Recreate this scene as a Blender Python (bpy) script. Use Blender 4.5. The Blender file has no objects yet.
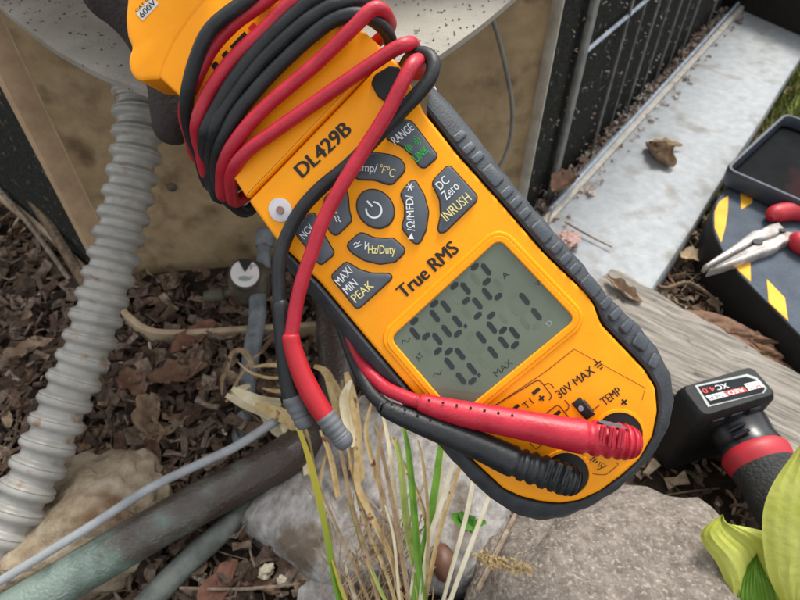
import bpy, math, random
from mathutils import Vector, Matrix, noise
random.seed(7)
S = bpy.context.scene
COL = S.collection
# ------------------------------------------------------------------ camera
FPX, CAMH, PITCH = 600.0, 0.45, math.radians(47.4)   # focal length in photo pixels (800 wide), height, pitch down
sp, cp = math.sin(PITCH), math.cos(PITCH)
EYE = Vector((0, 0, CAMH)); FWD = Vector((0, cp, -sp)); DWN = Vector((0, -sp, -cp)); RGT = Vector((1, 0, 0))
cam = bpy.data.cameras.new('camera'); co = bpy.data.objects.new('camera', cam); COL.objects.link(co)
co.location = EYE; co.rotation_euler = (math.pi/2 - PITCH, 0, 0)
cam.sensor_width = 36; cam.lens = 36*FPX/800; cam.clip_start = .01; cam.clip_end = 200
cam.dof.use_dof = True; cam.dof.focus_distance = .275; cam.dof.aperture_fstop = 17
S.camera = co
# ------------------------------------------------------------------ sky and sun (bright overcast)
w = bpy.data.worlds.new('World'); S.world = w; w.use_nodes = True
nt = w.node_tree; bg = nt.nodes['Background']
sky = nt.nodes.new('ShaderNodeTexSky'); sky.sky_type = 'NISHITA'; sky.sun_disc = False
SUN_EL, SUN_AZ = math.radians(58), math.radians(25)      # azimuth measured from +Y towards +X
sky.sun_elevation = SUN_EL; sky.sun_rotation = SUN_AZ; sky.dust_density = 3.0; sky.air_density = 1.0
hs = nt.nodes.new('ShaderNodeHueSaturation'); hs.inputs['Saturation'].default_value = .12
nt.links.new(sky.outputs[0], hs.inputs['Color']); nt.links.new(hs.outputs[0], bg.inputs[0])
bg.inputs[1].default_value = .15
sl = bpy.data.lights.new('sun', 'SUN'); sl.energy = 1.4; sl.angle = math.radians(14); sl.color = (1, .95, .86)
so = bpy.data.objects.new('sun', sl); COL.objects.link(so)
sd = Vector((math.sin(SUN_AZ)*math.cos(SUN_EL), math.cos(SUN_AZ)*math.cos(SUN_EL), math.sin(SUN_EL)))
so.rotation_euler = (-sd).to_track_quat('-Z', 'Y').to_euler(); so.location = (0, 0, 3)
S.view_settings.view_transform = 'Standard'; S.view_settings.look = 'None'; S.view_settings.gamma = 1
S.view_settings.use_curve_mapping = False; S.view_settings.exposure = 1.05
S.cycles.max_bounces = 8

# ------------------------------------------------------------------ measuring helpers
def ray(x, y): return FWD + RGT*((x-400)/FPX) + DWN*((y-300)/FPX)
def D(x, y, d): return EYE + ray(x, y)*d                       # point at depth d
def G(x, y, z=0.0):                                           # point at height z
    r = ray(x, y); return EYE + r*((CAMH-z)/-r.z)
def PL(x, y, p, n):
    r = ray(x, y); return EYE + r*((p-EYE).dot(n)/r.dot(n))
def lin(h):
    h = h.lstrip('#'); o = []
    for i in (0, 2, 4):
        c = int(h[i:i+2], 16)/255
        o.append(c/12.92 if c <= .04045 else ((c+.055)/1.055)**2.4)
    return (*o, 1)
# ------------------------------------------------------------------ materials
MATS = {}
def mat(name, c1, c2=None, rough=.5, scale=60, lo=.35, hi=.65, bump=0, bscale=None, metal=0, coat=0, detail=8, c3=None,
        spots=None, stretch=None, island=None, trans=None, rvar=0, spec=.5, sscale=None, slo=.62, shi=.68):
    """colours are hex strings of the surface's own colour"""
    m = bpy.data.materials.new(name); m.use_nodes = True; MATS[name] = m
    t = m.node_tree; N = t.nodes; L = t.links; b = N['Principled BSDF']
    b.inputs['Roughness'].default_value = rough; b.inputs['Metallic'].default_value = metal
    b.inputs['Coat Weight'].default_value = coat; b.inputs['Specular IOR Level'].default_value = spec
    tc = N.new('ShaderNodeTexCoord'); mp = N.new('ShaderNodeMapping'); L.new(tc.outputs['Object'], mp.inputs[0])
    if stretch: mp.inputs['Scale'].default_value = stretch[:3]
    if stretch and len(stretch) > 3:                       # grain along a given heading
        mp.vector_type = 'TEXTURE'; mp.inputs['Scale'].default_value = [1/q for q in stretch[:3]]; mp.inputs['Rotation'].default_value = (0, 0, stretch[3])
    nz = N.new('ShaderNodeTexNoise'); nz.inputs['Scale'].default_value = scale; nz.inputs['Detail'].default_value = detail
    nz.inputs['Roughness'].default_value = .62
    L.new(mp.outputs[0], nz.inputs['Vector'])
    rp = N.new('ShaderNodeValToRGB'); e = rp.color_ramp.elements
    e[0].position = lo; e[1].position = hi; e[0].color = lin(c1); e[1].color = lin(c2 or c1)
    if c3: x = e.new((lo+hi)/2); x.color = lin(c3)
    L.new(nz.outputs[0], rp.inputs[0]); col = rp.outputs[0]
    if island:                                             # each loose piece its own tone
        g = N.new('ShaderNodeNewGeometry'); r2 = N.new('ShaderNodeValToRGB'); ee = r2.color_ramp.elements
        for i, c in enumerate(island):
            if i < 2: q = ee[i]; q.position = i/(len(island)-1)
            else: q = ee.new(i/(len(island)-1))
        ee2 = sorted(ee, key=lambda q: q.position)
        for q, c in zip(ee2, island): q.color = lin(c)
        L.new(g.outputs['Random Per Island'], r2.inputs[0])
        mx = N.new('ShaderNodeMix'); mx.data_type = 'RGBA'; mx.blend_type = 'MULTIPLY'; mx.inputs[0].default_value = 1
        L.new(r2.outputs[0], mx.inputs['A']); L.new(col, mx.inputs['B']); col = mx.outputs['Result']
    if spots:
        n2 = N.new('ShaderNodeTexNoise'); n2.inputs['Scale'].default_value = sscale or scale*2.7; n2.inputs['Detail'].default_value = 4
        L.new(tc.outputs['Object'], n2.inputs['Vector'])
        r3 = N.new('ShaderNodeValToRGB'); r3.color_ramp.elements[0].position = slo; r3.color_ramp.elements[1].position = shi
        L.new(n2.outputs[0], r3.inputs[0])
        mx = N.new('ShaderNodeMix'); mx.data_type = 'RGBA'; L.new(r3.outputs[0], mx.inputs[0])
        L.new(col, mx.inputs['A']); mx.inputs['B'].default_value = lin(spots); col = mx.outputs['Result']
    L.new(col, b.inputs['Base Color'])
    if rvar:
        mr = N.new('ShaderNodeMapRange'); mr.inputs[3].default_value = max(.03, rough-rvar); mr.inputs[4].default_value = min(1, rough+rvar)
        L.new(nz.outputs[0], mr.inputs[0]); L.new(mr.outputs[0], b.inputs['Roughness'])
    if bump:
        n3 = N.new('ShaderNodeTexNoise'); n3.inputs['Scale'].default_value = bscale or scale; n3.inputs['Detail'].default_value = 8
        L.new(mp.outputs[0], n3.inputs['Vector'])
        bp = N.new('ShaderNodeBump'); bp.inputs['Strength'].default_value = bump; bp.inputs['Distance'].default_value = .003
        L.new(n3.outputs[0], bp.inputs['Height']); L.new(bp.outputs[0], b.inputs['Normal'])
    if trans:
        tr = N.new('ShaderNodeBsdfTranslucent'); L.new(col, tr.inputs[0])
        ms = N.new('ShaderNodeMixShader'); ms.inputs[0].default_value = trans
        L.new(b.outputs[0], ms.inputs[1]); L.new(tr.outputs[0], ms.inputs[2]); L.new(ms.outputs[0], N['Material Output'].inputs[0])
    return m
mat('mulch_soil', '1c1510', '3a2b20', .95, 120, bump=.8, bscale=200)
mat('mulch_chip', 'a8a09a', 'ffffff', .9, 260, bump=.5, island=['3a2d25', '5c4938', '7d6a57', 'a19080', '4c3a2f', '6e5544', '8d7c6e'])
mat('litter_chip', 'b8b0a8', 'ffffff', .85, 160, bump=.3, island=['73543f', '91735c', 'ac947a', 'c4b39b', '7d5c46'])
mat('pale_chip', 'c8c0b8', 'ffffff', .9, 160, island=['b5a595', 'ddd4c8', '9a7c66', 'efe9e0', '75594a', 'c7ae96'])
mat('twig_bark', 'b0a8a0', 'ffffff', .9, 150, bump=.4, island=['6a5642', '8c7860', 'a39585', '5a4838'])
mat('coil_black', '252623', '3a3b37', .8, 300, spots='77746c', sscale=130, slo=.62, shi=.70, bump=.6, bscale=500)
mat('guard_wire', '61625f', '868782', .55, 90, rvar=.1)
mat('guard_wire_pale', '8d99a6', 'b4bec8', .5, 90)
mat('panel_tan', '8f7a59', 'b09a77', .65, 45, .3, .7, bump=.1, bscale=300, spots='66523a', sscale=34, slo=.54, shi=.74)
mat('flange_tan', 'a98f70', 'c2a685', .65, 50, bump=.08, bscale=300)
mat('flange_lit', 'a8a394', 'c9c5b8', .6, 60)  # whitish tone puts the light on the right flange into its colour
mat('pan_tan', 'a48f72', 'c0ab8e', .7, 50, bump=.15, bscale=300)
mat('pan_rail', 'a9a396', 'c4c1b8', .65, 70, spots='8d6a58', sscale=60, slo=.6, shi=.7, bump=.2, bscale=200)
mat('cover_grey', '827d72', '9d998f', .75, 16, .3, .7, bump=.2, bscale=400, spots='4b463d', sscale=150, slo=.66, shi=.7)
mat('slab_white', '989c9f', 'afb3b6', .85, 90, .3, .7, bump=.2, bscale=380, spots='807d75', sscale=26, slo=.54, shi=.74)
mat('conduit', '888680', 'a6a49d', .34, 45, .3, .7, bump=.12, bscale=400, spots='85694f', sscale=90, slo=.6, shi=.75)
mat('patina', '43352f', '71877c', .32, 9, .42, .6, c3='56584f', coat=.25, bump=.5, bscale=420, spots='2f2723', sscale=14, slo=.48, shi=.66, rvar=.08)
mat('pipe_bluegrey', '545a5d', '82898d', .6, 50, bump=.35, bscale=250, spots='4a433c', sscale=70, slo=.6, shi=.7)
mat('pipe_grey', '474b46', '6e736c', .6, 50, bump=.35, bscale=250)
mat('valve_brass', '3b352c', '5d5547', .6, 80, bump=.3)
mat('sticker_white', 'cfcac8', 'e0dcd8', .6, 90, spots='9c938c', sscale=200)
mat('ink', '141210', '1c1a17', .6)
mat('cable_white', '868a8d', 'a0a3a6', .5, 60, bump=.1)
mat('cable_grey', '6d6e6a', '86867f', .5, 60)
mat('glove', '262120', '332d2b', .85, 200, bump=.5, bscale=500)
mat('stone_beige', '73654f', 'aca08b', .9, 70, .3, .7, c3='978770', bump=1.0, bscale=170, spots='6b5139', sscale=26, slo=.54, shi=.66)
mat('stone_grey', '66625e', 'a5a2a0', .9, 95, .32, .68, c3='8a8784', bump=1.0, bscale=150, spots='5d5246', sscale=30, slo=.52, shi=.64, stretch=(.8, 1.3, 1, 1.2))
mat('granite', '554d47', '8d847b', .9, 120, .28, .72, c3='746b63', bump=1.0, bscale=260, spots='a1988f', sscale=430, slo=.54, shi=.72)
mat('timber', '5d574f', '9d978e', .9, 60, .3, .7, bump=1.0, bscale=70, stretch=(.35, 4, 3, -.62), spots='4a443d', sscale=50)
mat('far_dark', '17140f', '262119', .8, 30, stretch=(.5, 6, 6), bump=.3)
mat('moss', '8a8a80', 'ffffff', .95, 300, island=['7a8a35', '9aa650', 'a39a5e', '6a8c35'])
# meter
mat('meter_yellow', 'fd9f06', 'ffa40c', .42, 70, bump=.08, bscale=1300, spec=.3, rvar=.14, spots='d98a12', sscale=90, slo=.68, shi=.8)
mat('holster', '2a2f34', '3a3f44', .55, 120, bump=.15, bscale=900, rvar=.12)
mat('grip', '363c43', '434951', .45, 60, bump=.1, bscale=1200)
mat('button', '4b525a', '565d65', .5, 80, bump=.06, bscale=1500)
mat('button_rim', '1f1b14', '2a241a', .6)
mat('print_white', 'dfe3e4', 'eceff0', .6)
mat('print_yellow', 'e6d88a', 'eee09a', .6)
mat('print_green', '1fa33a', '28b045', .6)
mat('print_black', '17110b', '1f1810', .55)
mat('print_red', 'd5261c', 'de2f22', .55)
mat('print_line', '5c2510', '6a2c12', .6)
mat('lcd', '5c6656', '6a7563', .10, 25, .3, .7, spec=.6)
mat('lcd_ink', '20262a', '2a302f', .2)
mat('lcd_ghost', '596353', '667160', .12)
mat('lcd_dark', '232c28', '2b352f', .2)
mat('silver', 'b5b2b6', 'cfcdd0', .45, 60)
mat('rivet', '7a5c55', '8f6d64', .5, 60)
mat('red_pvc', 'a6142a', 'b92036', .45, 110, bump=.1, bscale=700, rvar=.15)
mat('red_soft', 'a81420', 'b41b28', .5, 60, bump=.05, bscale=900)
mat('black_pvc', '181b1e', '26292b', .48, 110, spec=.4, bump=.1, bscale=700, rvar=.15)
mat('grey_tip', '55585c', '666a6e', .6, 60)
mat('plug_grey', '7d7f85', '8f9197', .5)
mat('socket_black', '0c0c0c', '141414', .6)
# tools
mat('tool_black', '151617', '202123', .6, 80, spec=.3, bump=.2, bscale=700)
mat('tool_gloss', '16181b', '22252a', .3, 60, spec=.45)
mat('tool_red', 'a3202c', 'b52733', .5, 60)
mat('tool_rubber', '222324', '303132', .75, 90, bump=.7, bscale=420)
mat('label_dark', '1a1e22', '22272b', .75, spec=.15)
mat('label_grey', '8b9291', '9aa09f', .4)
mat('pad_top', '3d4652', '4b5561', .8, 60, bump=.3, bscale=500)
mat('pad_side', '0e0e0e', '181817', .85, 60, bump=.3)
mat('hazard_yellow', 'e0a020', 'eab32f', .7, 60)
mat('tray_rim', '2c323b', '3b434e', .45, 60)
mat('tray_floor', '07090b', '101316', .6, 60, spec=.04, spots='2a1518', sscale=18, slo=.6, shi=.7)
mat('steel', '9a9590', 'c6c1bc', .4, 90, metal=.5, rvar=.12, spots='6b4a3a', sscale=70, slo=.62, shi=.75)
# plants
mat('straw', 'd2c49c', 'e9dfc2', .7, 90, stretch=(1, 1, 1), trans=.15)
mat('straw_white', 'cfc6a8', 'e6dfc8', .7, 90, trans=.15)
mat('tan_blade', 'b0935c', 'd0ba8c', .75, 120, trans=.15, spots='7d4d2c', sscale=120)
mat('brown_blade', '8a7152', 'b59c78', .8, 120, trans=.1, spots='5b3424', sscale=120)
mat('yellow_blade', 'b5a63a', 'c9ba55', .6, 90, trans=.25)
mat('green_blade', '5f8f24', '82b33a', .5, 90, trans=.25)
mat('palegreen_blade', '9fae52', 'bcc774', .55, 90, trans=.25)
mat('hosta', 'cdd25c', 'e0e384', .5, 30, trans=.5, bump=.35, bscale=150)
mat('hosta_green', '5f8a25', '7ba23a', .45, 14, trans=.3, bump=.25, bscale=60)
mat('leaf_green', '3f7a1c', '5a962c', .5, 60, trans=.2)
mat('dry_leaf', '7d6650', 'a38e76', .8, 120, bump=.4, trans=.1, spots='5a3d28', sscale=80)
mat('dry_leaf_dark', '5d4231', '7d5e47', .8, 120, bump=.4, spots='37261c', sscale=80)
mat('dry_leaf_pale', 'b39a78', 'd3bf9f', .8, 120, bump=.4, trans=.1)
mat('dry_leaf_red', '6a4535', '865c49', .7, 120, bump=.3)
mat('acorn', '5a3a2c', '74503e', .5, 60, bump=.2)
mat('pale_shell', 'b5aa90', 'd8d0ba', .7, 60)
mat('pinkish', 'a9837c', 'c9aca4', .8, 120, spots='4b2a22', sscale=60, slo=.55, shi=.65)

def patina_blend(m):
    """green verdigris towards one end of the pipe, bare brown metal towards the other"""
    t = m.node_tree; N = t.nodes; L = t.links; b = N['Principled BSDF']
    tc = N.new('ShaderNodeTexCoord'); sx = N.new('ShaderNodeSeparateXYZ'); L.new(tc.outputs['Object'], sx.inputs[0])
    nz = N.new('ShaderNodeTexNoise'); nz.inputs['Scale'].default_value = 38; nz.inputs['Detail'].default_value = 7; L.new(tc.outputs['Object'], nz.inputs['Vector'])
    a = N.new('ShaderNodeMath'); a.operation = 'MULTIPLY_ADD'; a.inputs[1].default_value = -7; L.new(sx.outputs[0], a.inputs[0])
    c = N.new('ShaderNodeMath'); c.operation = 'MULTIPLY_ADD'; c.inputs[1].default_value = 2.2; c.inputs[2].default_value = -.75; L.new(nz.outputs[0], c.inputs[0]); L.new(c.outputs[0], a.inputs[2])
    r = N.new('ShaderNodeValToRGB'); e = r.color_ramp.elements; e[0].position = .1; e[1].position = .9; e[0].color = lin('3a2e29'); e[1].color = lin('728279')
    q = e.new(.45); q.color = lin('514f47'); q = e.new(.65); q.color = lin('5a6a62')
    L.new(a.outputs[0], r.inputs[0]); L.new(r.outputs[0], b.inputs['Base Color'])
patina_blend(MATS['patina'])
def tip_to_base(m, ca, cb):
    """a leaf that yellows from the tip down"""
    t = m.node_tree; N = t.nodes; L = t.links; tc = N.new('ShaderNodeTexCoord'); sx = N.new('ShaderNodeSeparateXYZ'); L.new(tc.outputs['Generated'], sx.inputs[0])
    r = N.new('ShaderNodeValToRGB'); e = r.color_ramp.elements; e[0].position = .15; e[1].position = .8; e[0].color = lin(ca); e[1].color = lin(cb); L.new(sx.outputs[1], r.inputs[0])
    for n_ in N:
        if n_.type == 'BSDF_PRINCIPLED': L.new(r.outputs[0], n_.inputs['Base Color'])
        if n_.type == 'BSDF_TRANSLUCENT': L.new(r.outputs[0], n_.inputs[0])
mat('turning_blade', '7fae35', 'c9b93c', .55, 90, trans=.25); tip_to_base(MATS['turning_blade'], '6f9e2c', 'c4b23e')
# ------------------------------------------------------------------ mesh helpers
def obj(name, vf, m, parent=None, smooth=True, local=False, kind=None):
    vs, fs = vf; vs = [Vector(v) for v in vs]
    loc = Vector((0, 0, 0))
    if not local:
        if parent is not None: loc0 = parent.matrix_world.translation if parent.parent is None else ORIG[parent.name]
        else:
            mn = Vector([min(v[i] for v in vs) for i in range(3)]); mx = Vector([max(v[i] for v in vs) for i in range(3)])
            loc = Vector(((mn.x+mx.x)/2, (mn.y+mx.y)/2, mn.z)); loc0 = loc
        vs = [v-loc0 for v in vs]
    me = bpy.data.meshes.new(name); me.from_pydata(vs, [], fs); me.materials.append(MATS[m]); me.update()
    if smooth:
        me.polygons.foreach_set('use_smooth', [True]*len(me.polygons))
        me.set_sharp_from_angle(angle=math.radians(38))
    o = bpy.data.objects.new(name, me); COL.objects.link(o)
    if parent is not None: o.parent = parent
    else: o.location = loc
    ORIG[o.name] = (loc0 if not local else Vector((0, 0, 0)))
    if kind: o['kind'] = kind
    bpy.context.view_layer.update() if parent is None else None
    return o
ORIG = {}
def root(name, loc, label, cat, group=None, mtx=None):
    o = bpy.data.objects.new(name, None); COL.objects.link(o); o.empty_display_size = .02
    if mtx is not None: o.matrix_world = mtx
    else: o.location = loc
    bpy.context.view_layer.update(); ORIG[o.name] = o.location.copy()
    return tag(o, label, cat, group)
def tag(o, label, cat, group=None, kind=None):
    o['label'] = label; o['category'] = cat
    if group: o['group'] = group
    if kind: o['kind'] = kind
    return o
def join(*parts):
    V, F = [], []
    for v, f in parts:
        n = len(V); V += list(v); F += [tuple(i+n for i in q) for q in f]
    return V, F
def crom(P, n):
    """Catmull-Rom through tuples of any length"""
    P = [tuple(p) for p in P]; out = []
    for i in range(len(P)-1):
        p0, p1, p2, p3 = P[max(i-1, 0)], P[i], P[i+1], P[min(i+2, len(P)-1)]
        for k in range(n):
            t = k/n; t2, t3 = t*t, t*t*t
            out.append(tuple(.5*(2*b+(c-a)*t+(2*a-5*b+4*c-d)*t2+(3*b-a-3*c+d)*t3) for a, b, c, d in zip(p0, p1, p2, p3)))
    out.append(P[-1]); return out
def closed_crom(P, n):
    k = len(P); Q = [P[(i-1) % k] for i in range(1)] ; out = []
    for i in range(k):
        p0, p1, p2, p3 = P[i-1], P[i], P[(i+1) % k], P[(i+2) % k]
        for j in range(n):
            t = j/n; t2, t3 = t*t, t*t*t
            out.append(tuple(.5*(2*b+(c-a)*t+(2*a-5*b+4*c-d)*t2+(3*b-a-3*c+d)*t3) for a, b, c, d in zip(p0, p1, p2, p3)))
    return out
def tube(P, seg=12, n=6, smooth=True, caps=True, flat=1.0):
    """P: (x,y,z,r); flat squashes the section"""
    Q = crom(P, n) if smooth else [tuple(p) for p in P]
    C = [Vector(q[:3]) for q in Q]; V, F = [], []
    up = None
    for i, c in enumerate(C):
        t = (C[min(i+1, len(C)-1)]-C[max(i-1, 0)])
        t = t.normalized() if t.length > 1e-9 else Vector((0, 0, 1))
        if up is None:
            up = Vector((0, 0, 1)) if abs(t.z) < .9 else Vector((0, 1, 0))
        s = t.cross(up)
        s = s.normalized() if s.length > 1e-6 else t.orthogonal().normalized()
        up = s.cross(t).normalized(); r = max(Q[i][3], 1e-5)
        for k in range(seg):
            a = 2*math.pi*k/seg; V.append(c+s*(math.cos(a)*r)+up*(math.sin(a)*r*flat))
    for i in range(len(C)-1):
        for k in range(seg):
            a, b = i*seg+k, i*seg+(k+1) % seg; F.append((a, b, b+seg, a+seg))
    if caps:
        F.append(tuple(range(seg-1, -1, -1))); F.append(tuple(range((len(C)-1)*seg, len(C)*seg)))
    return V, F
def loft(rings, cap0=True, cap1=True, closed=True):
    n = len(rings[0]); V = [v for r in rings for v in r]; F = []
    for i in range(len(rings)-1):
        for k in range(n if closed else n-1):
            a, b = i*n+k, i*n+(k+1) % n; F.append((a, b, b+n, a+n))
    if cap0: F.append(tuple(range(n-1, -1, -1)))
    if cap1: F.append(tuple(range((len(rings)-1)*n, len(rings)*n)))
    return V, F
def box(c, ax, ay, az):
    """centre and three half-axis vectors"""
    c, ax, ay, az = map(Vector, (c, ax, ay, az)); V = [c+ax*i+ay*j+az*k for k in (-1, 1) for j in (-1, 1) for i in (-1, 1)]
    return V, [(0, 2, 3, 1), (4, 5, 7, 6), (0, 1, 5, 4), (2, 6, 7, 3), (0, 4, 6, 2), (1, 3, 7, 5)]
def bevbox(c, ax, ay, az, b):
    """box with chamfered edges all round its az-facing faces"""
    c, ax, ay, az = map(Vector, (c, ax, ay, az)); lx, ly, lz = ax.length, ay.length, az.length
    ux, uy, uz = ax/lx, ay/ly, az/lz; rings = []
    def ring(hx, hy, z, r):
        out = []
        for sx, sy, a0 in ((1, 1, 0), (-1, 1, 90), (-1, -1, 180), (1, -1, 270)):
            for k in range(4):
                a = math.radians(a0+30*k); out.append(c+ux*(sx*(hx-r)+math.cos(a)*r)+uy*(sy*(hy-r)+math.sin(a)*r)+uz*z)
        return out
    for ins, z in ((b, -lz), (b*.3, -lz+b*.3), (0, -lz+b), (0, lz-b), (b*.3, lz-b*.3), (b, lz)):
        rings.append(ring(lx-ins, ly-ins, z, max(b*1.2-ins*.5, b*.3)))
    return loft(rings)
def inset(P, d):
    """offset a closed 2D outline inwards (counter-clockwise or not)"""
    n = len(P); A = sum(P[i][0]*P[(i+1) % n][1]-P[(i+1) % n][0]*P[i][1] for i in range(n)); s = 1 if A > 0 else -1; out = []
    for i in range(n):
        a, b, c = Vector(P[i-1][:2]), Vector(P[i][:2]), Vector(P[(i+1) % n][:2])
        e1, e2 = (b-a), (c-b)
        if e1.length < 1e-9: e1 = e2
        if e2.length < 1e-9: e2 = e1
        n1 = Vector((-e1.y, e1.x)).normalized(); n2 = Vector((-e2.y, e2.x)).normalized(); m = n1+n2
        m = m.normalized() if m.length > 1e-6 else n1
        k = d/max(.5, m.dot(n1)); out.append((b.x+m.x*k*s, b.y+m.y*k*s))
    return out
def roundpoly(P, r, n=4):
    out = []; k = len(P)
    for i in range(k):
        a, b, c = Vector(P[i-1]), Vector(P[i]), Vector(P[(i+1) % k])
        ra = min(r, (a-b).length*.45); rb = min(r, (c-b).length*.45)
        p, q = b+(a-b).normalized()*ra, b+(c-b).normalized()*rb
        for j in range(n+1):
            t = j/n; out.append(tuple(p*(1-t)**2+b*(2*t*(1-t))+q*t*t))
    return out
def resample(P, n):
    P = [Vector(p) for p in P]; L = [0]
    for a, b in zip(P, P[1:]): L.append(L[-1]+(b-a).length)
    out = []; j = 0
    for i in range(n):
        s = L[-1]*i/(n-1)
        while j < len(L)-2 and L[j+1] < s: j += 1
        t = (s-L[j])/max(1e-9, L[j+1]-L[j]); out.append(tuple(P[j].lerp(P[j+1], t)))
    return out
def ccw(P):
    A = sum(P[i][0]*P[(i+1) % len(P)][1]-P[(i+1) % len(P)][0]*P[i][1] for i in range(len(P)))
    return P if A > 0 else P[::-1]
def prism(P, levels):
    """closed 2D outline -> solid through levels of (inset, z), bottom first"""
    P = ccw([tuple(p[:2]) for p in P])
    return loft([[Vector((*q, z)) for q in (inset(P, d) if d else P)] for d, z in levels])
def icos(sub):
    import bmesh
    bm = bmesh.new(); bmesh.ops.create_icosphere(bm, subdivisions=sub, radius=1)
    V = [v.co.copy() for v in bm.verts]; F = [tuple(v.index for v in f.verts) for f in bm.faces]; bm.free(); return V, F
ICO = {s: icos(s) for s in (2, 3, 5)}
def rock(c, rx, ry, rz, seed, amp=.18, fr=1.6, sub=5, flat=.0, rot=0, sq=2.0):
    V, F = ICO[sub]; out = []; o = Vector((seed*7.3, seed*3.1, seed*1.7)); R = Matrix.Rotation(rot, 3, 'Z')
    for v in V:
        q = Vector([math.copysign(abs(x)**(2/sq), x) for x in v]) if sq != 2 else v.copy()
        k = 1+amp*noise.noise(v*fr+o)+amp*.4*noise.noise(v*fr*3+o)+amp*.14*noise.noise(v*fr*9+o)+amp*.05*noise.noise(v*fr*26+o)
        p = Vector((q.x*rx, q.y*ry, q.z*rz))*k
        if flat and p.z > rz*flat: p.z = rz*flat+(p.z-rz*flat)*.25
        out.append(Vector(c)+R@p)
    return out, F
# ------------------------------------------------------------------ the setting: ground
def hgt(x, y):
    return .010*noise.noise(Vector((x*9, y*9, 1)))+.005*noise.noise(Vector((x*30, y*30, 4)))-.004
far = obj('ground', ([(-40, -40, -.03), (40, -40, -.03), (40, 40, -.03), (-40, 40, -.03)], [(0, 1, 2, 3)]), 'mulch_soil', smooth=False)
tag(far, 'dark soil ground around the garden bed', 'ground', kind='structure')
nx, ny = 150, 130; gv, gf = [], []
for j in range(ny+1):
    for i in range(nx+1):
        x, y = -1.0+2.4*i/nx, -.15+2.1*j/ny; gv.append((x, y, hgt(x, y)))
for j in range(ny):
    for i in range(nx):
        a = j*(nx+1)+i; gf.append((a, a+1, a+nx+2, a+nx+1))
bed = obj('garden_bed', (gv, gf), 'mulch_soil'); tag(bed, 'dark brown mulch bed under the pipes and tools', 'ground', kind='structure')

def chip(c, l, wd, th, seed_rot=None, bend=.25):
    """an irregular flake: 12 triangles or so"""
    a = random.uniform(0, 6.283); tl = random.gauss(0, .35); rl = random.gauss(0, .5)
    R = Matrix.Rotation(a, 3, 'Z') @ Matrix.Rotation(tl, 3, 'Y') @ Matrix.Rotation(rl, 3, 'X')
    V = []; n = 3; cv = random.uniform(-bend, bend)*l
    for i in range(n):
        t = i/(n-1)-.5; ww = wd*random.uniform(.45, 1.0)
        for s, z in ((-1, 0), (1, 0), (1, th), (-1, th)):
            V.append(c+R @ Vector((t*l, s*ww/2+random.uniform(-.15, .15)*wd, z+cv*(4*t*t))))
    F = [(0, 1, 2, 3), (11, 10, 9, 8)]
    for i in range(n-1):
        for k in range(4):
            p, q = i*4+k, i*4+(k+1) % 4; F.append((p, p+4, q+4, q))
    return V, F
def inpoly(x, y, P):
    c = False; n = len(P)
    for i in range(n):
        (x1, y1), (x2, y2) = P[i][:2], P[(i+1) % n][:2]
        if (y1 > y) != (y2 > y) and x < (x2-x1)*(y-y1)/(y2-y1)+x1: c = not c
    return c
# AC condenser corners on the ground
CL, CR = Vector((-.308, .435, 0)), Vector((.134, .514, 0))
rdir = Vector((.598, .801, 0)).normalized(); ldir = Vector((-.76, .65, 0)).normalized()
pdir = (CR-CL).normalized(); pn = Vector((pdir.y, -pdir.x, 0))          # panel normal, towards the camera
rn = Vector((rdir.y, -rdir.x, 0)); ln = Vector((-ldir.y, ldir.x, 0))
if ln.y > 0: ln = -ln
SLZ = .035
slab_px = [(738, 2), (817, 34), (640, 310), (590, 283), (520, 240), (560, 190)]
slab = [tuple(G(x, y, SLZ)[:2]) for x, y in slab_px]
unit = [tuple(p[:2]) for p in (CL, CR, CR+rdir*1.2, CL+ldir*1.2)]
# litter, in three mixes
def scatter(n, region, szs, zoff=(0, .008), bend=.25, avoid_unit=True, th=(.0006, .0025)):
    V, F = [], []
    while n > 0:
        x, y = random.uniform(*region[:2]), random.uniform(*region[2:])
        if avoid_unit and inpoly(x, y, unit): continue
        if inpoly(x, y, slab): continue
        n -= 1; l = random.uniform(*szs); v, f = chip(Vector((x, y, hgt(x, y)+random.uniform(*zoff))), l, l*random.uniform(.18, .6), random.uniform(*th), bend=bend)
        k = len(V); V += v; F += [tuple(i+k for i in q) for q in f]
    return V, F
reg = (-.75, .95, -.02, .95)
o = obj('bark_mulch', join(scatter(10500, reg, (.005, .022)), scatter(3500, (-.6, .1, .0, .5), (.008, .03), (.004, .014), .35, th=(.0008, .002))), 'mulch_chip', smooth=False)
tag(o, 'dark brown shredded bark mulch covering the bed', 'mulch', kind='stuff')
o = obj('leaf_litter', join(scatter(1500, reg, (.006, .024), (.004, .012), .5, th=(.0004, .0009)), scatter(1400, (.0, .8, .25, 1.0), (.006, .02), (.004, .012), .5, th=(.0004, .0009))), 'litter_chip', smooth=False)
tag(o, 'brown leaf crumbs scattered over the mulch', 'leaf litter', kind='stuff')
o = obj('wood_crumbs', scatter(380, reg, (.003, .011), (.004, .012), .4), 'pale_chip', smooth=False)
tag(o, 'pale wood crumbs dotted over the dark mulch', 'wood crumbs', kind='stuff')
P = []
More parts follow.
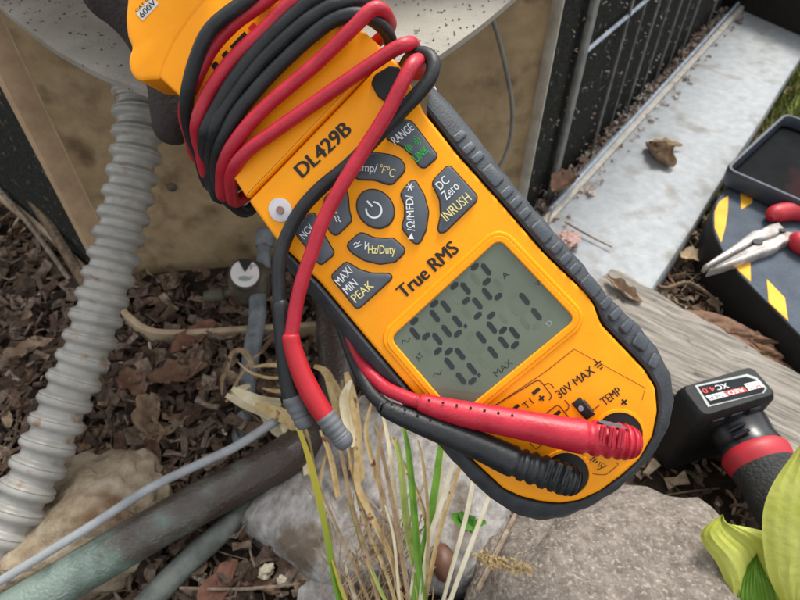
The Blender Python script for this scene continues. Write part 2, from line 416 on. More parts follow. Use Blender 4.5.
for i in range(330):                                       # crumpled leaf pieces lying among the chips
    while True:
        x, y = random.uniform(-.65, .85), random.uniform(.0, .8)
        if not inpoly(x, y, unit) and not inpoly(x, y, slab): break
    l = random.uniform(.016, .036); wd = l*random.uniform(.45, .75); R_ = Matrix.Rotation(random.uniform(0, 6.28), 3, 'Z') @ Matrix.Rotation(random.gauss(0, .35), 3, 'X') @ Matrix.Rotation(random.gauss(0, .3), 3, 'Y'); V, F = [], []; sd = random.random()*99; cu = random.uniform(-.5, .7)
    for a in range(7):
        t = a/6; ww = wd*max(.06, math.sin(math.pi*(t*.9+.05)))**.8*(1+.5*noise.noise(Vector((t*6, sd, 0))))
        for b in range(5):
            u = b/2-1; V.append(Vector((x, y, hgt(x, y)+.009))+R_ @ Vector(((t-.5)*l, u*ww/2+.2*wd*noise.noise(Vector((t*3, sd, 4))), abs(u)**1.5*ww*cu*.6+.18*l*noise.noise(Vector((t*4, u*2, sd))))))
    for a in range(6):
        for b in range(4): q = a*5+b; F.append((q, q+1, q+6, q+5))
    P.append((V, F))
o = obj('fallen_leaves', join(*P), 'litter_chip'); tag(o, 'small crumpled brown leaves mixed through the mulch', 'leaf litter', kind='stuff')
def twigs(n, region, lr, rr, z=(.004, .014)):
    P = []
    while len(P) < n:
        x, y = random.uniform(*region[:2]), random.uniform(*region[2:])
        if inpoly(x, y, unit) or inpoly(x, y, slab): continue
        a = random.uniform(0, 6.283); l = random.uniform(*lr); r = random.uniform(*rr); z0 = hgt(x, y)+random.uniform(*z)
        d = Vector((math.cos(a), math.sin(a), random.gauss(0, .12))); s = Vector((-d.y, d.x, 0))*random.gauss(0, .15)
        c = Vector((x, y, z0)); P.append(tube([(*(c-d*l/2), r), (*(c+s*l), r*.9), (*(c+d*l/2), r*.6)], 5, 3))
    return join(*P)
o = obj('twig_litter', join(twigs(1500, reg, (.012, .06), (.0003, .0011)), twigs(160, (.2, .75, .25, .6), (.02, .08), (.0005, .0015))), 'twig_bark')
tag(o, 'thin grey brown twigs strewn through the mulch', 'twigs', kind='stuff')
# moss and grass beside the slab
P = []
for i in range(5000):
    t = random.uniform(.0, 1); b = Vector((.365, .585, 0))+rdir*(t*.55-.05)+Vector((random.random()**1.5*.3, -random.random()*.08, 0))
    if inpoly(b.x, b.y, slab): continue
    h = random.uniform(.012, .03); a = random.uniform(0, 6.28); wd = .0022
    s = Vector((math.cos(a), math.sin(a), 0)); l = Vector((random.gauss(0, .5), random.gauss(0, .5), 1))*h; b.z = hgt(b.x, b.y)+.006
    P.append(([b-s*wd, b+s*wd, b+l*.6+s*wd*.7, b+l, b+l*.6-s*wd*.7], [(0, 1, 2, 3, 4)]))
o = obj('moss', join(*P), 'moss', smooth=False); tag(o, 'green and straw coloured moss along the far side of slab', 'moss', kind='stuff')

# ------------------------------------------------------------------ the white slab
def slab_mesh(P, z0, z1, b, ns=10, amp=.0008):
    Q = ccw(P); R = []
    for i in range(len(Q)):
        a, c = Vector(Q[i]), Vector(Q[(i+1) % len(Q)])
        for k in range(ns): R.append(tuple(a.lerp(c, k/ns)+Vector((random.uniform(-amp, amp), random.uniform(-amp, amp)))))
    return prism(R, [(0, z0), (0, z1-b), (b*.3, z1-b*.3), (b, z1)])
o = obj('concrete_slab', slab_mesh(slab, -.04, SLZ, .006), 'slab_white')
tag(o, 'white concrete slab running back beside the wire guard', 'slab', kind='structure')
# plain dark mass closing the far end of the slab
a, b = G(738, 0, .05), G(840, 44, .05); d = (b-a).normalized(); c = (a+b)/2+Vector((-d.y, d.x, 0))*.03+Vector((0, 0, .03))
o = obj('far_dark_mass', bevbox(c, d*.6, Vector((-d.y, d.x, 0))*.022, (0, 0, .075), .004), 'far_dark')
tag(o, 'dark mass standing across the far end of the slab', 'mass')

# ------------------------------------------------------------------ AC condenser
ac = root('condenser_unit', (CL+CR)/2, 'beige metal condenser unit with black coil and wire guard', 'condenser')
HT = .46
# corner panel, slightly dished, with rolled flanges
def wallstrip(pts, z0, z1, nz=1):
    V = [Vector((p.x, p.y, z0+(z1-z0)*j/nz)) for j in range(nz+1) for p in pts]; n = len(pts); F = []
    for j in range(nz):
        for i in range(n-1):
            q = j*n+i; F.append((q, q+1, q+n+1, q+n))
    return V, F
ins = -pn*.010
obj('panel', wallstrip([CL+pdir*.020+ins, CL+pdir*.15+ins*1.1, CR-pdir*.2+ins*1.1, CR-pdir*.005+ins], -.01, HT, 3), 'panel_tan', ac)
obj('panel_flange', wallstrip([CL+ldir*.01-ln*.004, CL+ldir*.002, CL+pdir*.004+pn*.001, CL+pdir*.015-pn*.004, CL+pdir*.0195+ins*1.02], -.01, HT), 'flange_tan', ac)
obj('panel_flange', wallstrip([CR-pdir*.0055+ins*1.02, CR-pdir*.0035-pn*.002, CR+pn*.001, CR+rdir*.003, CR+rdir*.010-rn*.006], -.01, HT), 'flange_lit', ac)
# panel screw heads
for px, py in ((172, 187), (84, 222)):
    p = PL(px, py, CL+ins, pn); a, b = pdir, Vector((0, 0, 1)); V = []
    rings = []
    for r, h in ((.0045, 0), (.0045, .0015), (.003, .003), (.0008, .0033)):
        rings.append([p+a*math.cos(t*math.pi/6)*r+b*math.sin(t*math.pi/6)*r+pn*h for t in range(12)])
    obj('screw', loft(rings), 'flange_tan' if px < 100 else 'valve_brass', ac)
# coils (two sides), folded into fine fins
def coil(c0, d, n, L):
    V, F = [], []; N = int(L/.004)
    for i in range(N*2+1):
        p = c0+d*(L*i/(2*N))-n*(.001 if i % 2 else .004); V += [(p.x, p.y, -.01), (p.x, p.y, HT)]
    for i in range(N*2): F.append((2*i, 2*i+2, 2*i+3, 2*i+1))
    return V, F
obj('coil', coil(CR, rdir, rn, 1.15), 'coil_black', ac, smooth=False)
obj('coil', coil(CL+ldir*.004, ldir, ln, .9), 'coil_black', ac, smooth=False)
# wire guard on the right side: uprights and cross wires
def upright(px, py, r, off=.0, m='guard_wire'):
    off += .004
    p = PL(px, py, CR+rn*off, rn); obj('guard_wire', tube([(p.x, p.y, -.005, r), (p.x, p.y, HT, r)], 8, 1), m, ac)
gp = PL(578, 75, CR+rn*.008, rn); obj('guard_post', bevbox((gp.x, gp.y, HT/2), rdir*.006, rn*.003, (0, 0, HT/2), .0015), 'guard_wire', ac)
for px, py in ((617, 60), (640, 65), (662, 60), (684, 45), (702, 40), (716, 34), (727, 28), (737, 22), (745, 16)): upright(px, py, .0016, .003)
def cross(p1, p2, r, off, m='guard_wire_pale'):
    a, b = PL(*p1, CR+rn*off, rn), PL(*p2, CR+rn*off, rn); d = (b-a); a = Vector((*(CR+rdir*((gp-CR).dot(rdir) if off < .02 else .01)+rn*off)[:2], 0)); z = (PL(*p1, CR+rn*off, rn).z+PL(*p2, CR+rn*off, rn).z)/2
    e = a+rdir*1.1; obj('cross_wire', tube([(a.x, a.y, z, r), (e.x, e.y, z, r)], 8, 1), m, ac)
cross((651, 99), (651.1, 99), .0024, .0265); cross((594, 46), (638, 6), .0022, .0058)
for px, py in ((629, 62), (651, 62), (673, 52)): upright(px, py, .0010, .003)
# base pan lip, three straight runs with rounded corners
def lip(pts, z, h, t, m, name='base_pan_lip'):
    Q = crom([tuple(p) for p in pts], 5); V = []
    n = len(Q); rings = []
    for i, q in enumerate(Q):
        a, b = Vector(Q[max(i-1, 0)]), Vector(Q[min(i+1, n-1)]); d = (b-a).normalized(); s = Vector((-d.y, d.x, 0)); p = Vector((q[0], q[1], z))
        rings.append([p-s*t/2-Vector((0, 0, h)), p-s*t/2-Vector((0, 0, .001)), p-s*t/2*.6, p+s*t/2*.6, p+s*t/2-Vector((0, 0, .001)), p+s*t/2-Vector((0, 0, h))])
    obj(name, loft(rings), m, ac)
lip([G(-60, 145, .018), G(0, 193, .018), G(60, 244, .018), G(112, 296, .018), G(128, 315, .018), G(150, 329, .018), G(185, 331, .018), G(250, 327, .018), G(322, 322, .018), G(430, 305, .018)], .018, .016, .006, 'pan_tan')
ra, rb = G(540, 226, .041), G(733, 16, .041)
lip([ra-rdir*.12, ra, ra.lerp(rb, .33), ra.lerp(rb, .66), rb, rb+rdir*.3], .041, .03, .009, 'pan_rail')
# leaf crumbs caught behind the rail
P = []
for i in range(2600):
    t = random.random(); c = CR+rdir*(t*.95)+rn*random.uniform(.002, .026 if random.random() < .88 else .05); c.z = .037 if (c-CR).dot(rn) > .03 else .008+random.random()*.022
    l = random.uniform(.003, .008)*random.choice((1, 1, 1, 1.7)); P.append(chip(c, l, l*random.uniform(.3, .7), .001, bend=.5))
o = obj('caught_litter', join(*P), 'pale_chip', smooth=False); tag(o, 'pale leaf crumbs heaped against the foot of the wire guard', 'leaf litter', kind='stuff')
P = []
for i in range(420):
    t = random.random()**1.3; c = CR+rdir*(.02+t*.7)-rn*.0004; c.z = random.uniform(.02, .42); l = random.uniform(.0015, .006)
    P.append(chip(c, l, l*.4, .0006, bend=.5))
o = obj('coil_fluff', join(*P), 'pale_chip', smooth=False); tag(o, 'pale fluff stuck to the black coil', 'fluff', kind='stuff')
# bulging sheet metal cover above the panel
CZ = .285
cov_px = [(-60, -40), (-25, -14), (0, 6), (18, 21), (50, 45), (75, 60), (103, 74), (130, 84), (170, 97), (230, 106), (300, 104), (360, 92), (405, 76), (435, 57), (462, 38), (486, 20), (512, -2), (545, -30)]
front = [G(x, y, CZ) for x, y in cov_px]; front = [Vector(q) for q in crom([tuple(p) for p in front], 4)]
back = [Vector((p.x, max(p.y+.03, (CL+pdir*((p-CL).dot(pdir))).y+.005), CZ)) for p in front]
ring0 = [];  V, F = [], []; n = len(front)
for p, q in zip(front, back):
    V += [q, p+(q-p).normalized()*.006, p+Vector((0, 0, -.0008)), p+Vector((0, .0005, -.005)), p+Vector((0, .004, -.0055)), q+Vector((0, 0, -.004))]
for i in range(n-1):
    for k in range(5): F.append((i*6+k, i*6+k+1, i*6+k+7, i*6+k+6))
cov = obj('cover_sheet', (V, F), 'cover_grey', ac)
P = []
for i in range(300):
    t = random.random(); i0 = int(t*(n-1)); c = back[i0].lerp(front[i0], random.random()*.97); c.z = CZ+.0003; l = random.uniform(.0005, .0017)
    P.append(chip(c, l, l*.6, .0005, bend=.2))
o = obj('cover_crumbs', join(*P), 'mulch_chip', smooth=False); tag(o, 'dark crumbs of dirt on the curved grey cover', 'dirt', kind='stuff')

# ------------------------------------------------------------------ flexible conduit
cpts = [(138, 60, .458), (138, 92, .458), (138, 128, .457), (135, 160, .456), (124, 215, .453), (114, 257, .450), (104, 292, .447), (98, 312, .445), (86, 352, .441), (65, 402, .434), (50, 440, .428), (40, 463, .424), (21, 502, .417), (2, 541, .410), (-20, 582, .404)]
Q = crom([tuple(D(x, y, d)) for x, y, d in cpts], 30); Lc = sum((Vector(a)-Vector(b)).length for a, b in zip(Q, Q[1:])); PIT, NS = .0158, 20
ps2 = []; Lw = [.0000, .0000, .0001, .0002, .0000, .0003, .0014, .0026, .0034, .0037, .0033, .0036, .0039, .0040, .0039, .0036, .0030, .0020, .0008, .0001]
for i, q in enumerate(resample(Q, int(Lc/PIT*NS))):
    wob = 1+.03*noise.noise(Vector((i/NS*.9, 3.3, 0))); ps2.append((*q, (.0149+Lw[i % NS]*wob)))
cd = root('flexible_conduit', D(2, 541, .410), 'pale grey corrugated flexible conduit hanging from under the curved cover', 'conduit')
obj('corrugated_tube', tube(ps2, 28, smooth=False), 'conduit', cd)
a, b = D(138, 70, .458), D(138, 100, .458); obj('fitting', tube([(*a, .0175), (*a.lerp(b, .3), .0178), (*a.lerp(b, .9), .0178), (*b, .0165)], 24, 2), 'conduit', cd)

# ------------------------------------------------------------------ gloved hand gripping the meter head from behind
def hp(P): return tube([(*D(x, y, d), r*d/FPX) for x, y, d, r in P], 18, 5)
hand = [hp([(100, -14, .322, 24), (112, -4, .322, 26), (126, 10, .323, 23), (142, 30, .325, 21), (158, 58, .326, 20.5), (166, 82, .326, 19), (170, 108, .326, 19.5), (172, 128, .325, 18.5), (173, 138, .325, 15), (173, 144, .325, 8)]),
        hp([(140, -60, .335, 24), (165, -25, .340, 22), (205, 25, .345, 21), (235, 70, .344, 20), (246, 98, .338, 18), (250, 110, .336, 9)]),
        hp([(185, -85, .345, 23), (215, -48, .349, 21), (250, -5, .351, 20), (282, 38, .350, 19), (293, 62, .344, 17), (297, 72, .342, 8)]),
        hp([(222, -108, .350, 20), (250, -75, .352, 18), (275, -45, .352, 17), (302, -10, .350, 16), (312, 10, .345, 14), (316, 18, .344, 7)]),
        hp([(70, -120, .318, 26), (95, -112, .300, 25), (135, -108, .280, 23), (178, -92, .264, 21), (205, -80, .260, 19), (218, -74, .259, 10)]),
        hp([(-60, -380, .330, 56), (0, -270, .330, 54), (45, -190, .330, 52), (75, -140, .328, 60)]),
        rock(D(135, -100, .336), .040, .034, .020, 2, .05, sub=3)]
pa = [(95, -20, .324, 25), (135, -62, .334, 26), (180, -88, .343, 25), (218, -108, .349, 22)]
hand += [hp([(x, y, d, r), ((x+70)/2, (y-140)/2, (d+.328)/2, r+7), (80, -150, .328, 40)]) for x, y, d, r in pa]
o = obj('gloved_hand', join(*hand), 'glove'); tag(o, 'dark gloved hand gripping the head of the yellow meter from behind', 'hand')
rm = o.modifiers.new('skin', 'REMESH'); rm.mode = 'VOXEL'; rm.voxel_size = .0017; rm.use_smooth_shade = True
sm = o.modifiers.new('soften', 'SMOOTH'); sm.factor = .5; sm.iterations = 5

# ------------------------------------------------------------------ pipes, valve and cables
sv = root('service_valve', G(246, 300, .02), 'old brass service valve with round white sticker below the panel', 'valve')
vc = D(250, 283, .575)
obj('valve_body', rock(vc, .019, .017, .020, 3, .06, sub=3, sq=3.2), 'valve_brass', sv)
a = D(266, 228, .59); b = D(263, 268, .585); cap = obj('valve_stem', tube([(*a, .006), (*a.lerp(b, .12), .0095), (*a.lerp(b, .45), .0095), (*a.lerp(b, .5), .007), (*b, .0075)], 14, 3), 'pipe_bluegrey', sv)
a = D(205, 297, .57); b = D(242, 290, .572); obj('side_port', tube([(*a, .0055), (*a.lerp(b, .25), .0068), (*a.lerp(b, .5), .0068), (*a.lerp(b, .55), .0045), (*a.lerp(b, .75), .0045), (*a.lerp(b, .8), .008), (*b, .008)], 12, 2), 'valve_brass', sv)
# sticker on the cap facing up and forward
sc = D(245, 274, .553); sn = (EYE-sc).normalized(); sn = (sn+Vector((0, .12, .2))).normalized(); su = RGT.copy(); su = (su-sn*su.dot(sn)).normalized(); sw = sn.cross(su)
def disc(c, u, v, n, r, h, seg=28, ry=None):
    ry = ry or r; R = []
    for rr, hh in ((1, -h), (1, 0), (.96, h*.15)): R.append([c+u*math.cos(6.28318*k/seg)*r*rr+v*math.sin(6.28318*k/seg)*ry*rr+n*hh for k in range(seg)])
    return loft(R)
obj('valve_cap', disc(sc-sn*.001, su, sw, sn, .0150, .014), 'valve_brass', sv)
stk = obj('sticker', disc(sc+sn*.0028, su, sw, sn, .0128, .0003), 'sticker_white', sv)
q = sc+sn*.0035
obj('printed_wedge', ([q+sw*.0125-su*.0068, q+sw*.0008, q+sw*.0125+su*.0068, q+sw*.0132], [(0, 1, 2, 3)]), 'ink', stk, smooth=False)
V = [q-sw*.005+su*math.cos(a)*.0055+sw*math.sin(a)*.0024 for a in [k*.3927 for k in range(16)]]
obj('printed_oval', (V, [tuple(range(16))]), 'label_grey', stk, smooth=False)
pp = [(258, 292, .572, 8.5), (257, 320, .560, 8.5), (252, 350, .548, 8.5), (247, 385, .532, 9), (243, 420, .515, 9), (238, 450, .505, 9)]
o = obj('liquid_pipe', tube([(*D(x, y, d), r*d/FPX) for x, y, d, r in pp], 16, 4), 'pipe_bluegrey'); tag(o, 'thin blue grey pipe running down from the stickered valve', 'pipe')
pp = [(325, 270, .585, 14), (329, 305, .570, 14.5), (334, 345, .548, 16.5), (338, 378, .528, 19), (334, 402, .512, 20), (318, 428, .498, 20.5)]
P = [(*D(x, y, d), r*d/FPX) for x, y, d, r in pp]
for x, y, r in ((292, 452, 20.5), (255, 474, 20.5), (200, 503, 21), (150, 531, 21.5), (100, 560, 22), (50, 590, 22.5), (-40, 645, 23)):
    q = G(x, y, .036); P.append((*q, r*(q-EYE).dot(FWD)/FPX))
o = obj('suction_pipe', tube(P, 26, 6), 'patina'); tag(o, 'thick old copper pipe with green patina crossing the mulch', 'pipe')
P = []
for x, y, r in ((310, 455, 9), (280, 482, 10), (235, 520, 11), (190, 560, 12), (150, 600, 12.5), (110, 645, 13)):
    q = G(x, y, .016); P.append((*q, r*(q-EYE).dot(FWD)/FPX))
o = obj('grey_pipe', tube(P, 18, 5), 'pipe_grey'); tag(o, 'thin dark grey pipe lying below the thick green pipe', 'pipe')
P = []
for x, y, z in ((285, 415, .04), (265, 428, .05), (235, 447, .052), (195, 466, .054), (150, 488, .056), (100, 520, .056), (50, 551, .054), (0, 581, .05), (-40, 604, .046)):
    q = G(x, y, z); P.append((*q, 4.6*(q-EYE).dot(FWD)/FPX))
o = obj('pale_cable', tube(P, 12, 6), 'cable_white'); tag(o, 'pale grey cable lying along the top of the green pipe', 'cable')
P = [(490, 12), (499, 40), (507, 75), (512, 105), (511, 135), (503, 160), (490, 178), (470, 190)]
o = obj('thin_wire', tube([(*(PL(x, y, CL+pn*.02, pn)), .0019) for x, y in P], 10, 6), 'cable_grey'); tag(o, 'thin grey wire curving in front of the shaded panel', 'wire')

# ------------------------------------------------------------------ stones and timber
c = G(560, 640, .0); 
o = obj('granite_boulder', rock((.158, .062, .000), .112, .135, .085, 5, .14, 1.5, rot=.3, sq=2.5), 'granite'); tag(o, 'rough grey granite boulder below the meter', 'boulder')
c = G(78, 528, .01); o = obj('beige_stone', rock((c.x, c.y, -.004), .064, .056, .048, 9, .24, 1.7, rot=.5, sq=2.6), 'stone_beige'); tag(o, 'beige stone between the conduit and the green pipe', 'stone')
st_px = [(246, 500), (262, 478), (300, 440), (350, 395), (430, 380), (505, 450), (505, 520), (490, 565), (440, 580), (370, 572), (325, 580), (300, 560), (265, 536), (240, 516)]
SP = ccw([tuple(G(x, y, .03)[:2]) for x, y in st_px]); SP = closed_crom(SP, 6)
cen = Vector((sum(p[0] for p in SP)/len(SP), sum(p[1] for p in SP)/len(SP)))
R = []
for s, z in ((1.06, -.02), (1.05, .0), (1.03, .014), (1.0, .022), (.95, .027), (.85, .030), (.7, .032), (.5, .033), (.3, .0335), (.1, .0335)):
    r_ = []
    for i, p in enumerate(SP):
        v = cen+(Vector(p)-cen)*s; nz_ = noise.noise(Vector((v.x*35, v.y*35, 2)))*.0035+noise.noise(Vector((v.x*110, v.y*110, 5)))*.0012
        r_.append(Vector((v.x+nz_*.5, v.y-nz_*.5, z+nz_*(1 if z > .01 else 0))))
    R.append(r_)
o = obj('flat_stone', loft(R), 'stone_grey'); tag(o, 'pale grey flat stone behind the straw stems', 'stone')
# weathered timber
ta, tb = G(585, 300, .03), G(850, 462, .03); d = (tb-ta); Lh = d.length/2; d.normalize(); s = Vector((-d.y, d.x, 0)); mid = (ta+tb)/2
R = []; NX = 60
for i in range(NX+1):
    p = mid+d*(Lh*2*(i/NX-.5)); r_ = []
    for k in range(26):
        a = 2*math.pi*k/26; ca, sa = math.cos(a), math.sin(a)
        wy = .050*math.copysign(abs(ca)**.45, ca); wz = .019*math.copysign(abs(sa)**.5, sa)
        g = noise.noise(Vector((i*.06, wy*160, wz*200)))*.0040+noise.noise(Vector((i*.2, wy*45, 3)))*.003
        r_.append(p+s*(wy+g*.4)+Vector((0, 0, .014-.019+wz+g)))
    R.append(r_)
o = obj('weathered_timber', loft(R), 'timber'); tag(o, 'weathered grey timber with open grain under the battery pack', 'timber')
# ------------------------------------------------------------------ clamp meter
OD = .272
U = Vector((.743, .669, .135)).normalized(); Vd = Vector((.656, -.755, 0)); Vd = (Vd-U*Vd.dot(U)).normalized()
def c2w(v): return RGT*v.x-DWN*v.y-FWD*v.z
Uw, Tw = c2w(U), c2w(-Vd); Nw = Uw.cross(Tw).normalized(); MO = D(375, 208, OD)
MM = Matrix(((Uw.x, Tw.x, Nw.x, MO.x), (Uw.y, Tw.y, Nw.y, MO.y), (Uw.z, Tw.z, Nw.z, MO.z), (0, 0, 0, 1)))
MI = MM.inverted()
def mp(x, y, w_=0): return PL(x, y, MO+Nw*w_, Nw)             # world point w_ metres proud of the meter's face
def ml(x, y, w_=0): v = MI @ mp(x, y, w_); return (v.x, v.y)
PX = OD/FPX                                                    # metres per photo pixel on the meter face
me = root('clamp_meter', None, 'orange yellow digital clamp meter in a dark rubber holster', 'multimeter', mtx=MM)
def mpart(name, vf, m, parent=me, smooth=True): return obj(name, vf, m, parent, smooth, local=True)
def outl(P, w_=0): return [ml(x, y, w_) for x, y in P]
BODY = [(248, 201), (276, 240), (320, 283), (375, 349), (412, 392), (445, 430), (470, 458), (487, 474), (503, 489), (520, 497), (540, 502), (560, 504), (580, 501), (600, 492), (622, 476), (640, 460), (653, 437), (658, 412), (656, 388), (645, 370), (622, 346), (602, 325), (594, 304), (586, 293), (545, 254), (500, 202), (457, 154), (424, 112), (403, 68), (389, 54)]
mpart('body', prism(roundpoly(outl(BODY), .0015, 2), [(.005, -.040), (.001, -.034), (0, -.0022), (.0003, -.0008), (.0009, -.0002), (.0018, 0)]), 'meter_yellow')
UPPER = [(247, 199.5), (236, 182), (207, 137), (180, 97), (159, 78), (147, 66), (155, 44), (178, 14), (205, -14), (245, -50), (318, -34), (345, 8), (360, 27), (388, 52.5)]
mpart('upper_body', prism(roundpoly(outl(UPPER), .002, 3), [(.005, -.040), (.001, -.034), (0, -.0018), (.0003, -.0004), (.0008, .0001), (.0016, .0003)]), 'meter_yellow')
JAW = [(161, 80), (149, 80), (141, 82), (133, 77), (129, 67), (129, 57), (133, 48), (128, 38), (126, 20), (129, -10), (150, -50), (235, -70), (249, -49), (216, -10), (193, 17), (176, 42), (166, 64)]
mpart('trigger', prism(roundpoly(outl(JAW), .002, 3), [(.001, -.030), (0, -.024), (0, -.0012), (.0003, .0001), (.0010, .0006), (.0020, .0009)]), 'meter_yellow')
# holster: open U around the lower body
YP = [(426, 112), (457, 154), (500, 202), (545, 254), (586, 293), (594, 304), (602, 325), (622, 346), (645, 370), (656, 388), (658, 412), (653, 437), (640, 460), (622, 476), (600, 492), (580, 501), (560, 504), (540, 502), (520, 497), (503, 489), (487, 474), (470, 458), (445, 430), (412, 392), (375, 349), (320, 283), (284, 248)]
HP = [(432, 86), (452, 106), (482, 143), (500, 168), (530, 204), (560, 238), (584, 266), (607, 296), (640, 327), (658, 350), (668, 372), (671, 394), (668, 416), (657, 440), (640, 462), (618, 483), (592, 500), (566, 512), (543, 517), (520, 513), (498, 501), (478, 485), (458, 464), (432, 436), (402, 402), (366, 359), (316, 300), (279, 256)]
n = 110
ya = resample(outl(YP), n); ha = resample(outl(HP, -.012), n)
def rowz(P, z): return [Vector((*p, z)) for p in P]
def lerpP(A, B, t): return [tuple(Vector(a).lerp(Vector(b), t)) for a, b in zip(A, B)]
cy = ccw(ya)
yin = lerpP(ya, ha, -.25)
amp_ = []
hb = []
for i, (a, b) in enumerate(zip(ya, ha)):                     # the outer edge is scalloped by the grips
    s_ = math.sin(i*2*math.pi/3.1)*.00035 if 8 < i < 95 else 0
    v = Vector(b)-Vector(a); hb.append(tuple(Vector(b)+v.normalized()*s_))
rows = [rowz(yin, -.020), rowz(lerpP(ya, ha, .06), -.0035), rowz(lerpP(ya, ha, .10), -.0012), rowz(lerpP(ya, ha, .22), -.0004), rowz(lerpP(ya, hb, .62), -.0018), rowz(lerpP(ya, hb, .90), -.0055), rowz(hb, -.012), rowz(hb, -.030), rowz(lerpP(ya, ha, .5), -.041), rowz(yin, -.041)]
V, F = loft(rows, False, False, closed=False)
F.append(tuple(i*n for i in range(len(rows)))); F.append(tuple(i*n+n-1 for i in range(len(rows)-1, -1, -1)))
F = [f[::-1] for f in F]
hol = mpart('holster', (V, F), 'holster')
# grip pads on the holster
def pad(px, py, ln_, ac_, w_, ang, h=.0011, tiltu=0):
    c = Vector((*ml(px, py, w_), w_)); R = Matrix.Rotation(ang, 3, 'Z') @ Matrix.Rotation(tiltu, 3, 'Y')
    mpart('grip_pad', bevbox(c, R @ Vector((ac_/2, 0, 0)), R @ Vector((0, ln_/2, 0)), R @ Vector((0, 0, h)), .0007), 'grip', hol)
for px, py, l in ((458, 138, 9), (467, 150, 9), (476, 159, 9), (491, 177, 23), (505, 194, 9), (514, 204, 9), (523, 215, 9), (540, 233, 23), (555, 249, 9), (564, 260, 9), (573, 270, 9), (589, 287, 22), (604, 304, 9), (614, 315, 9), (625, 327, 10), (639, 343, 16), (652, 362, 10)):
    pad(px+1, py-1, l*PX*.92, .0066, -.0016, -.02 if py < 330 else .25, .0016, .40)
for px, py, l in ((331, 303, 22), (346, 321, 7), (354, 331, 7), (362, 340, 7), (379, 360, 22), (394, 379, 8), (404, 391, 8), (415, 404, 8)):
    pad(px, py, l*PX*.9, .0040, -.0045, 0, .0016, -.75)
# lower body: seam shadow line is the real gap; speaker disc and rivet
def mdisc(name, px, py, rx, ry, z, h, m, parent=me, w_=0, seg=32):
    c = Vector((*ml(px, py, w_), z)); return mpart(name, disc(c, Vector((1, 0, 0)), Vector((0, 1, 0)), Vector((0, 0, 1)), rx*PX, h, seg, ry*PX), m, parent)
dk = mdisc('metal_disc', 280.5, 210, 11.6, 12.6, .0008, .0008, 'silver'); mdisc('rivet', 281, 210.5, 4, 4.2, .0018, .0010, 'rivet', dk)
# black side key by the seam
K = [(371, 84), (375, 75), (390, 66), (399, 68), (409, 82), (402, 98), (388, 104), (378, 97)]
mpart('side_key', prism(roundpoly(outl(K), .0012, 4), [(0, -.002), (0, .0006), (.0004, .0012), (.0012, .0014)]), 'socket_black')
K = [(424, 86), (431, 81), (437, 90), (430, 96)]
mpart('hinge_pin', prism(outl(K, -.008), [(0, -.016), (0, -.008), (.0004, -.007)]), 'silver')
# ---------------- text
def glyphs(s, bold=0.0, align='LEFT'):
    cu = bpy.data.curves.new('t', 'FONT'); cu.body = s; cu.size = 1; cu.offset = bold; cu.resolution_u = 3
    ob = bpy.data.objects.new('t', cu); m_ = bpy.data.meshes.new_from_object(ob)
    V = [v.co.copy() for v in m_.vertices]; F = [tuple(p.vertices) for p in m_.polygons]
    bpy.data.objects.remove(ob); bpy.data.meshes.remove(m_); bpy.data.curves.remove(cu); return V, F
def mtext(s, p0, p1, hpx, m, z=.0003, bold=.012, parent=me, name='printed_text', zface=0):
    """letters whose baseline runs from photo pixel p0 to p1, cap height in pixels"""
    a, b = Vector(ml(*p0, zface)), Vector(ml(*p1, zface)); d = b-a; L = d.length; d.normalize(); e = Vector((-d.y, d.x))
    V, F = glyphs(s, 0); x0 = min(v.x for v in V)-bold; x1 = max(v.x for v in V)+bold; y1 = .69; P = []
    for k, s_ in enumerate((-1, 0, 1) if bold else (0,)):         # heavier type: strokes widened sideways
        P.append(([Vector((*(a+d*((v.x+s_*bold-x0)/(x1-x0)*L)+e*(v.y/y1*hpx*PX)), zface+z+k*.00002)) for v in V], F))
    return mpart(name, join(*P), m, parent, smooth=False)
def stroke(P, wpx, m, z=.0003, parent=me, name='printed_line', closed=False, zface=0):
    Q = [Vector(ml(x, y, zface)) for x, y in P]; n_ = len(Q); V, F = [], []; hw = wpx*PX/2
    for i in range(n_):
        a = Q[(i-1) % n_] if closed else Q[max(i-1, 0)]; b = Q[(i+1) % n_] if closed else Q[min(i+1, n_-1)]
        d = (b-a).normalized(); e = Vector((-d.y, d.x)); V += [(*(Q[i]+e*hw), zface+z), (*(Q[i]-e*hw), zface+z)]
    for i in range(n_ if closed else n_-1):
        j = (i+1) % n_; F.append((2*i, 2*i+1, 2*j+1, 2*j))
    return mpart(name, (V, F), m, parent, smooth=False)
def poly(P, m, z=.0003, parent=me, name='printed_mark', zface=0):
    return mpart(name, ([(*ml(x, y, zface), zface+z) for x, y in P], [tuple(range(len(P)))]), m, parent, smooth=False)
mtext('DL429B', (302.5, 178.5), (353, 131), 14.5, 'print_black', bold=.035)
mtext('True RMS', (404, 299.5), (460, 250.5), 14, 'print_black', bold=.035)
# logo strip: dark block letters with a red dot, mostly under the leads
def lg(u0, u1, v0, v1, m='print_black', k=0):
    o_ = Vector((211, 66)); e1, e2 = Vector((.70, -.714)), Vector((.656, .755))
    poly([tuple(o_+e1*a+e2*b) for a, b in ((u0, v0), (u1, v0), (u1, v1), (u0, v1))], m, z=.0003+k*.00003, name='logo_stroke', zface=.0003)
lg(0, 7, 0, 27); lg(15, 22, 0, 27, k=1); lg(6, 16, 20, 27, k=2)
lg(27, 35, 0, 27); lg(34, 48, 0, 6, k=1); lg(34, 46, 10, 16, k=2); lg(34, 48, 21, 27, k=3)
lg(53, 61, 0, 7, 'print_red'); lg(53, 61, 10, 27)
